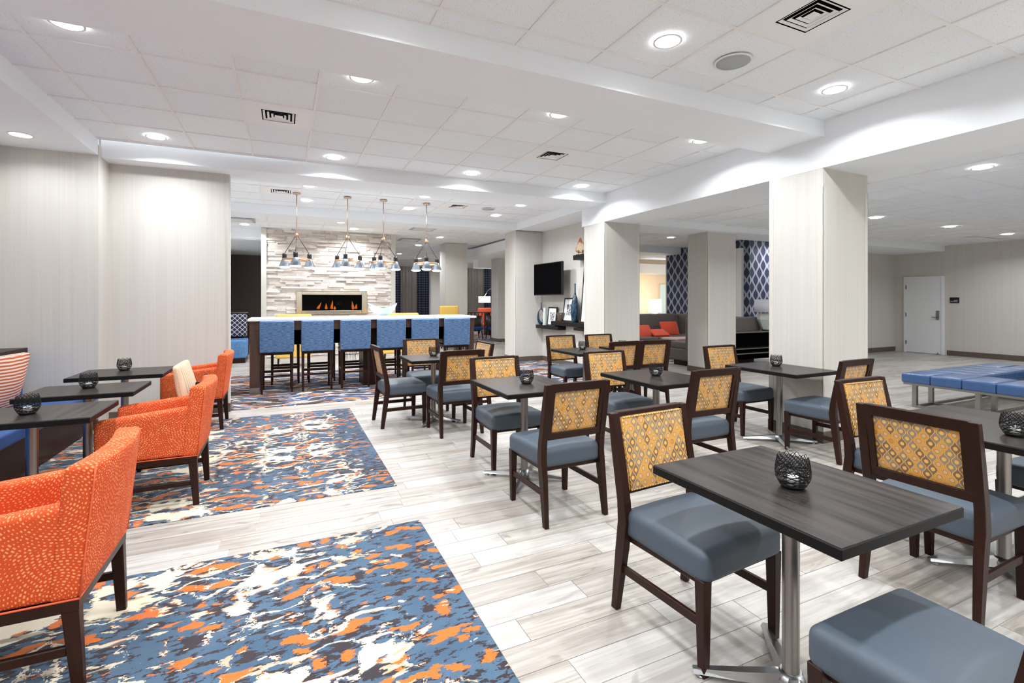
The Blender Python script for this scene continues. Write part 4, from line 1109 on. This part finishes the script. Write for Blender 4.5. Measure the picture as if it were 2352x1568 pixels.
def cush(x, y, z, rx, rz, label, w=.5, h=.36):
    b = B(); rbox(b, 0, 0, 0, w, .16, h, .03, 3, 6, flex=lambda p: Vector((p.x, p.y*(.3+.7*max(0, (1-(p.x/(w*.52))**2)*(1-(p.z/(h*.52))**2))), p.z)))
    o = obj('throw_cushion', b, M_RUST, loc=(x, y, z)); o.rotation_euler = (rx, 0, rz); tag(o, label, 'cushion')
cush(9.02, 10.72, .60, -.5, .1, 'flame red cushion half hidden by the second pillar')
cush(9.45, 10.62, .545, -1.15, -.1, 'flame red cushion lying flat in the middle of the taupe sofa')
cush(10.03, 10.83, .645, -.35, 0, 'flame red cushion upright in the sofa corner', w=.62, h=.4)
t = thing('coffee_table', 'low lounge table with pinkish top between the taupe sofas', 'table', (9.25, 9.45, 0))
obj('tabletop', bx(-.5, .5, -.3, .3, .46, .5, bev=.004), M_TABLEP, t)
for sx in (-.45, .45):
    for sy in (-.25, .25): obj('leg', bx(sx-.025, sx+.025, sy-.025, sy+.025, 0, .46), M_WOOD, t)
t = thing('console_table', 'dark console table with steel frame and two low shelves behind the sofa', 'table', (0, 0, 0))
obj('tabletop', bx(8.5, 10.6, 7.68, 7.92, .72, .75, bev=.003), M_STEEL, t)
obj('back_panel', bx(8.5, 10.6, 7.90, 7.93, .1, .72), M_DARK, t)
for z_ in (.38, .27): obj('shelf', bx(8.5, 10.6, 7.68, 7.9, z_-.02, z_), M_STEEL, t)
for x_ in (8.5, 10.2): obj('leg', bx(x_, x_+.04, 7.68, 7.72, 0, .72), M_STEEL, t)
t = thing('table_lamp', 'unlit table lamp with celadon base on the console, cut by the pillar', 'lamp', (10.12, 7.80, .751))
b = B(); lathe(b, [(.09, 0), (.09, .02), (.06, .025)], 6); obj('foot', b, M_BLACK, t)
b = B(); lathe(b, [(.09, .025), (.20, .26), (.16, .40), (.03, .41)], 6); b2 = obj('base', b, M_LAMPB, t)
for p in b2.data.polygons: p.use_smooth = False
b = B(); lathe(b, [(.25, .43), (.23, .72)], 28); obj('lamp_shade', b, M_LSHADE, t)
t = thing('table_lamp', 'lit table lamp in front of the peach wall', 'lamp', (13.68, 15.6, 0))
b = B(); lathe(b, [(.25, 0), (.25, .5)], 4); obj('stand', b, M_WOOD, t)
b = B(); lathe(b, [(.14, .5), (.17, .75), (.1, .95)], 16); obj('base', b, M_LAMPB, t)
b = B(); lathe(b, [(.26, .97), (.24, 1.5)], 28); obj('lamp_shade', b, M_SHADE, t)
l = bpy.data.lights.new('lamp', 'POINT'); l.energy = 14; l.color = (1, .85, .66); l.shadow_soft_size = .2; o = bpy.data.objects.new('lamp', l); C.objects.link(o); o.parent = t; o.location = (0, -.1, 1.8)
tag(obj('wall_canvas', bx(11.3, 11.4, 9.46, 10.2, 1.0, 2.88), M_WHITE), 'tall white box framed canvas on the navy trellis wall', 'picture')
# ================================================================ BLUE BENCH
t = thing('bench', 'blue tufted vinyl ring bench on steel frame in the side hall', 'bench', (0, 0, 0))
def seg(x0, x1, y0, y1, n, along):
    for i in range(n):
        a, c = i/n, (i+1)/n
        q = (x0+(x1-x0)*a, x0+(x1-x0)*c, y0, y1) if along == 'x' else (x0, x1, y0+(y1-y0)*a, y0+(y1-y0)*c)
        b = B(); rbox(b, (q[0]+q[1])/2, (q[2]+q[3])/2, .40, q[1]-q[0]-.002, q[3]-q[2]-.002, .125, .022, 3, 3, crown=.006); obj('cushion', b, M_BVINYL, t)
seg(7.64, 8.28, 1.2, 3.82, 8, 'y'); seg(8.28, 9.55, 3.2, 3.82, 4, 'x'); seg(9.55, 10.2, 1.2, 3.82, 8, 'y'); seg(8.28, 9.55, 1.2, 1.8, 4, 'x')
b = B()
for x0, x1, y0, y1 in ((7.66, 8.26, 1.22, 3.8), (8.26, 9.57, 3.22, 3.8), (9.57, 10.18, 1.22, 3.8), (8.26, 9.57, 1.22, 1.78)): box(b, x0, x1, y0, y1, .31, .34)
obj('frame', b, M_STEEL, t)
for x_ in (7.78, 8.18, 9.65, 10.05):
    for y_ in (1.4, 2.5, 3.05, 3.72):
        if x_ in (8.18, 9.65) and y_ == 2.5: continue
        obj('leg', bx(x_-.025, x_+.025, y_-.025, y_+.025, 0, .31), M_STEEL, t)
b = B()
for x_ in (7.78, 8.18, 9.65, 10.05): box(b, x_-.02, x_+.02, 1.4, 3.72, 0, .03)
for y_ in (1.4, 3.05, 3.72): box(b, 7.78, 10.05, y_-.02, y_+.02, 0, .03)
obj('floor_rail', b, M_STEEL, t)
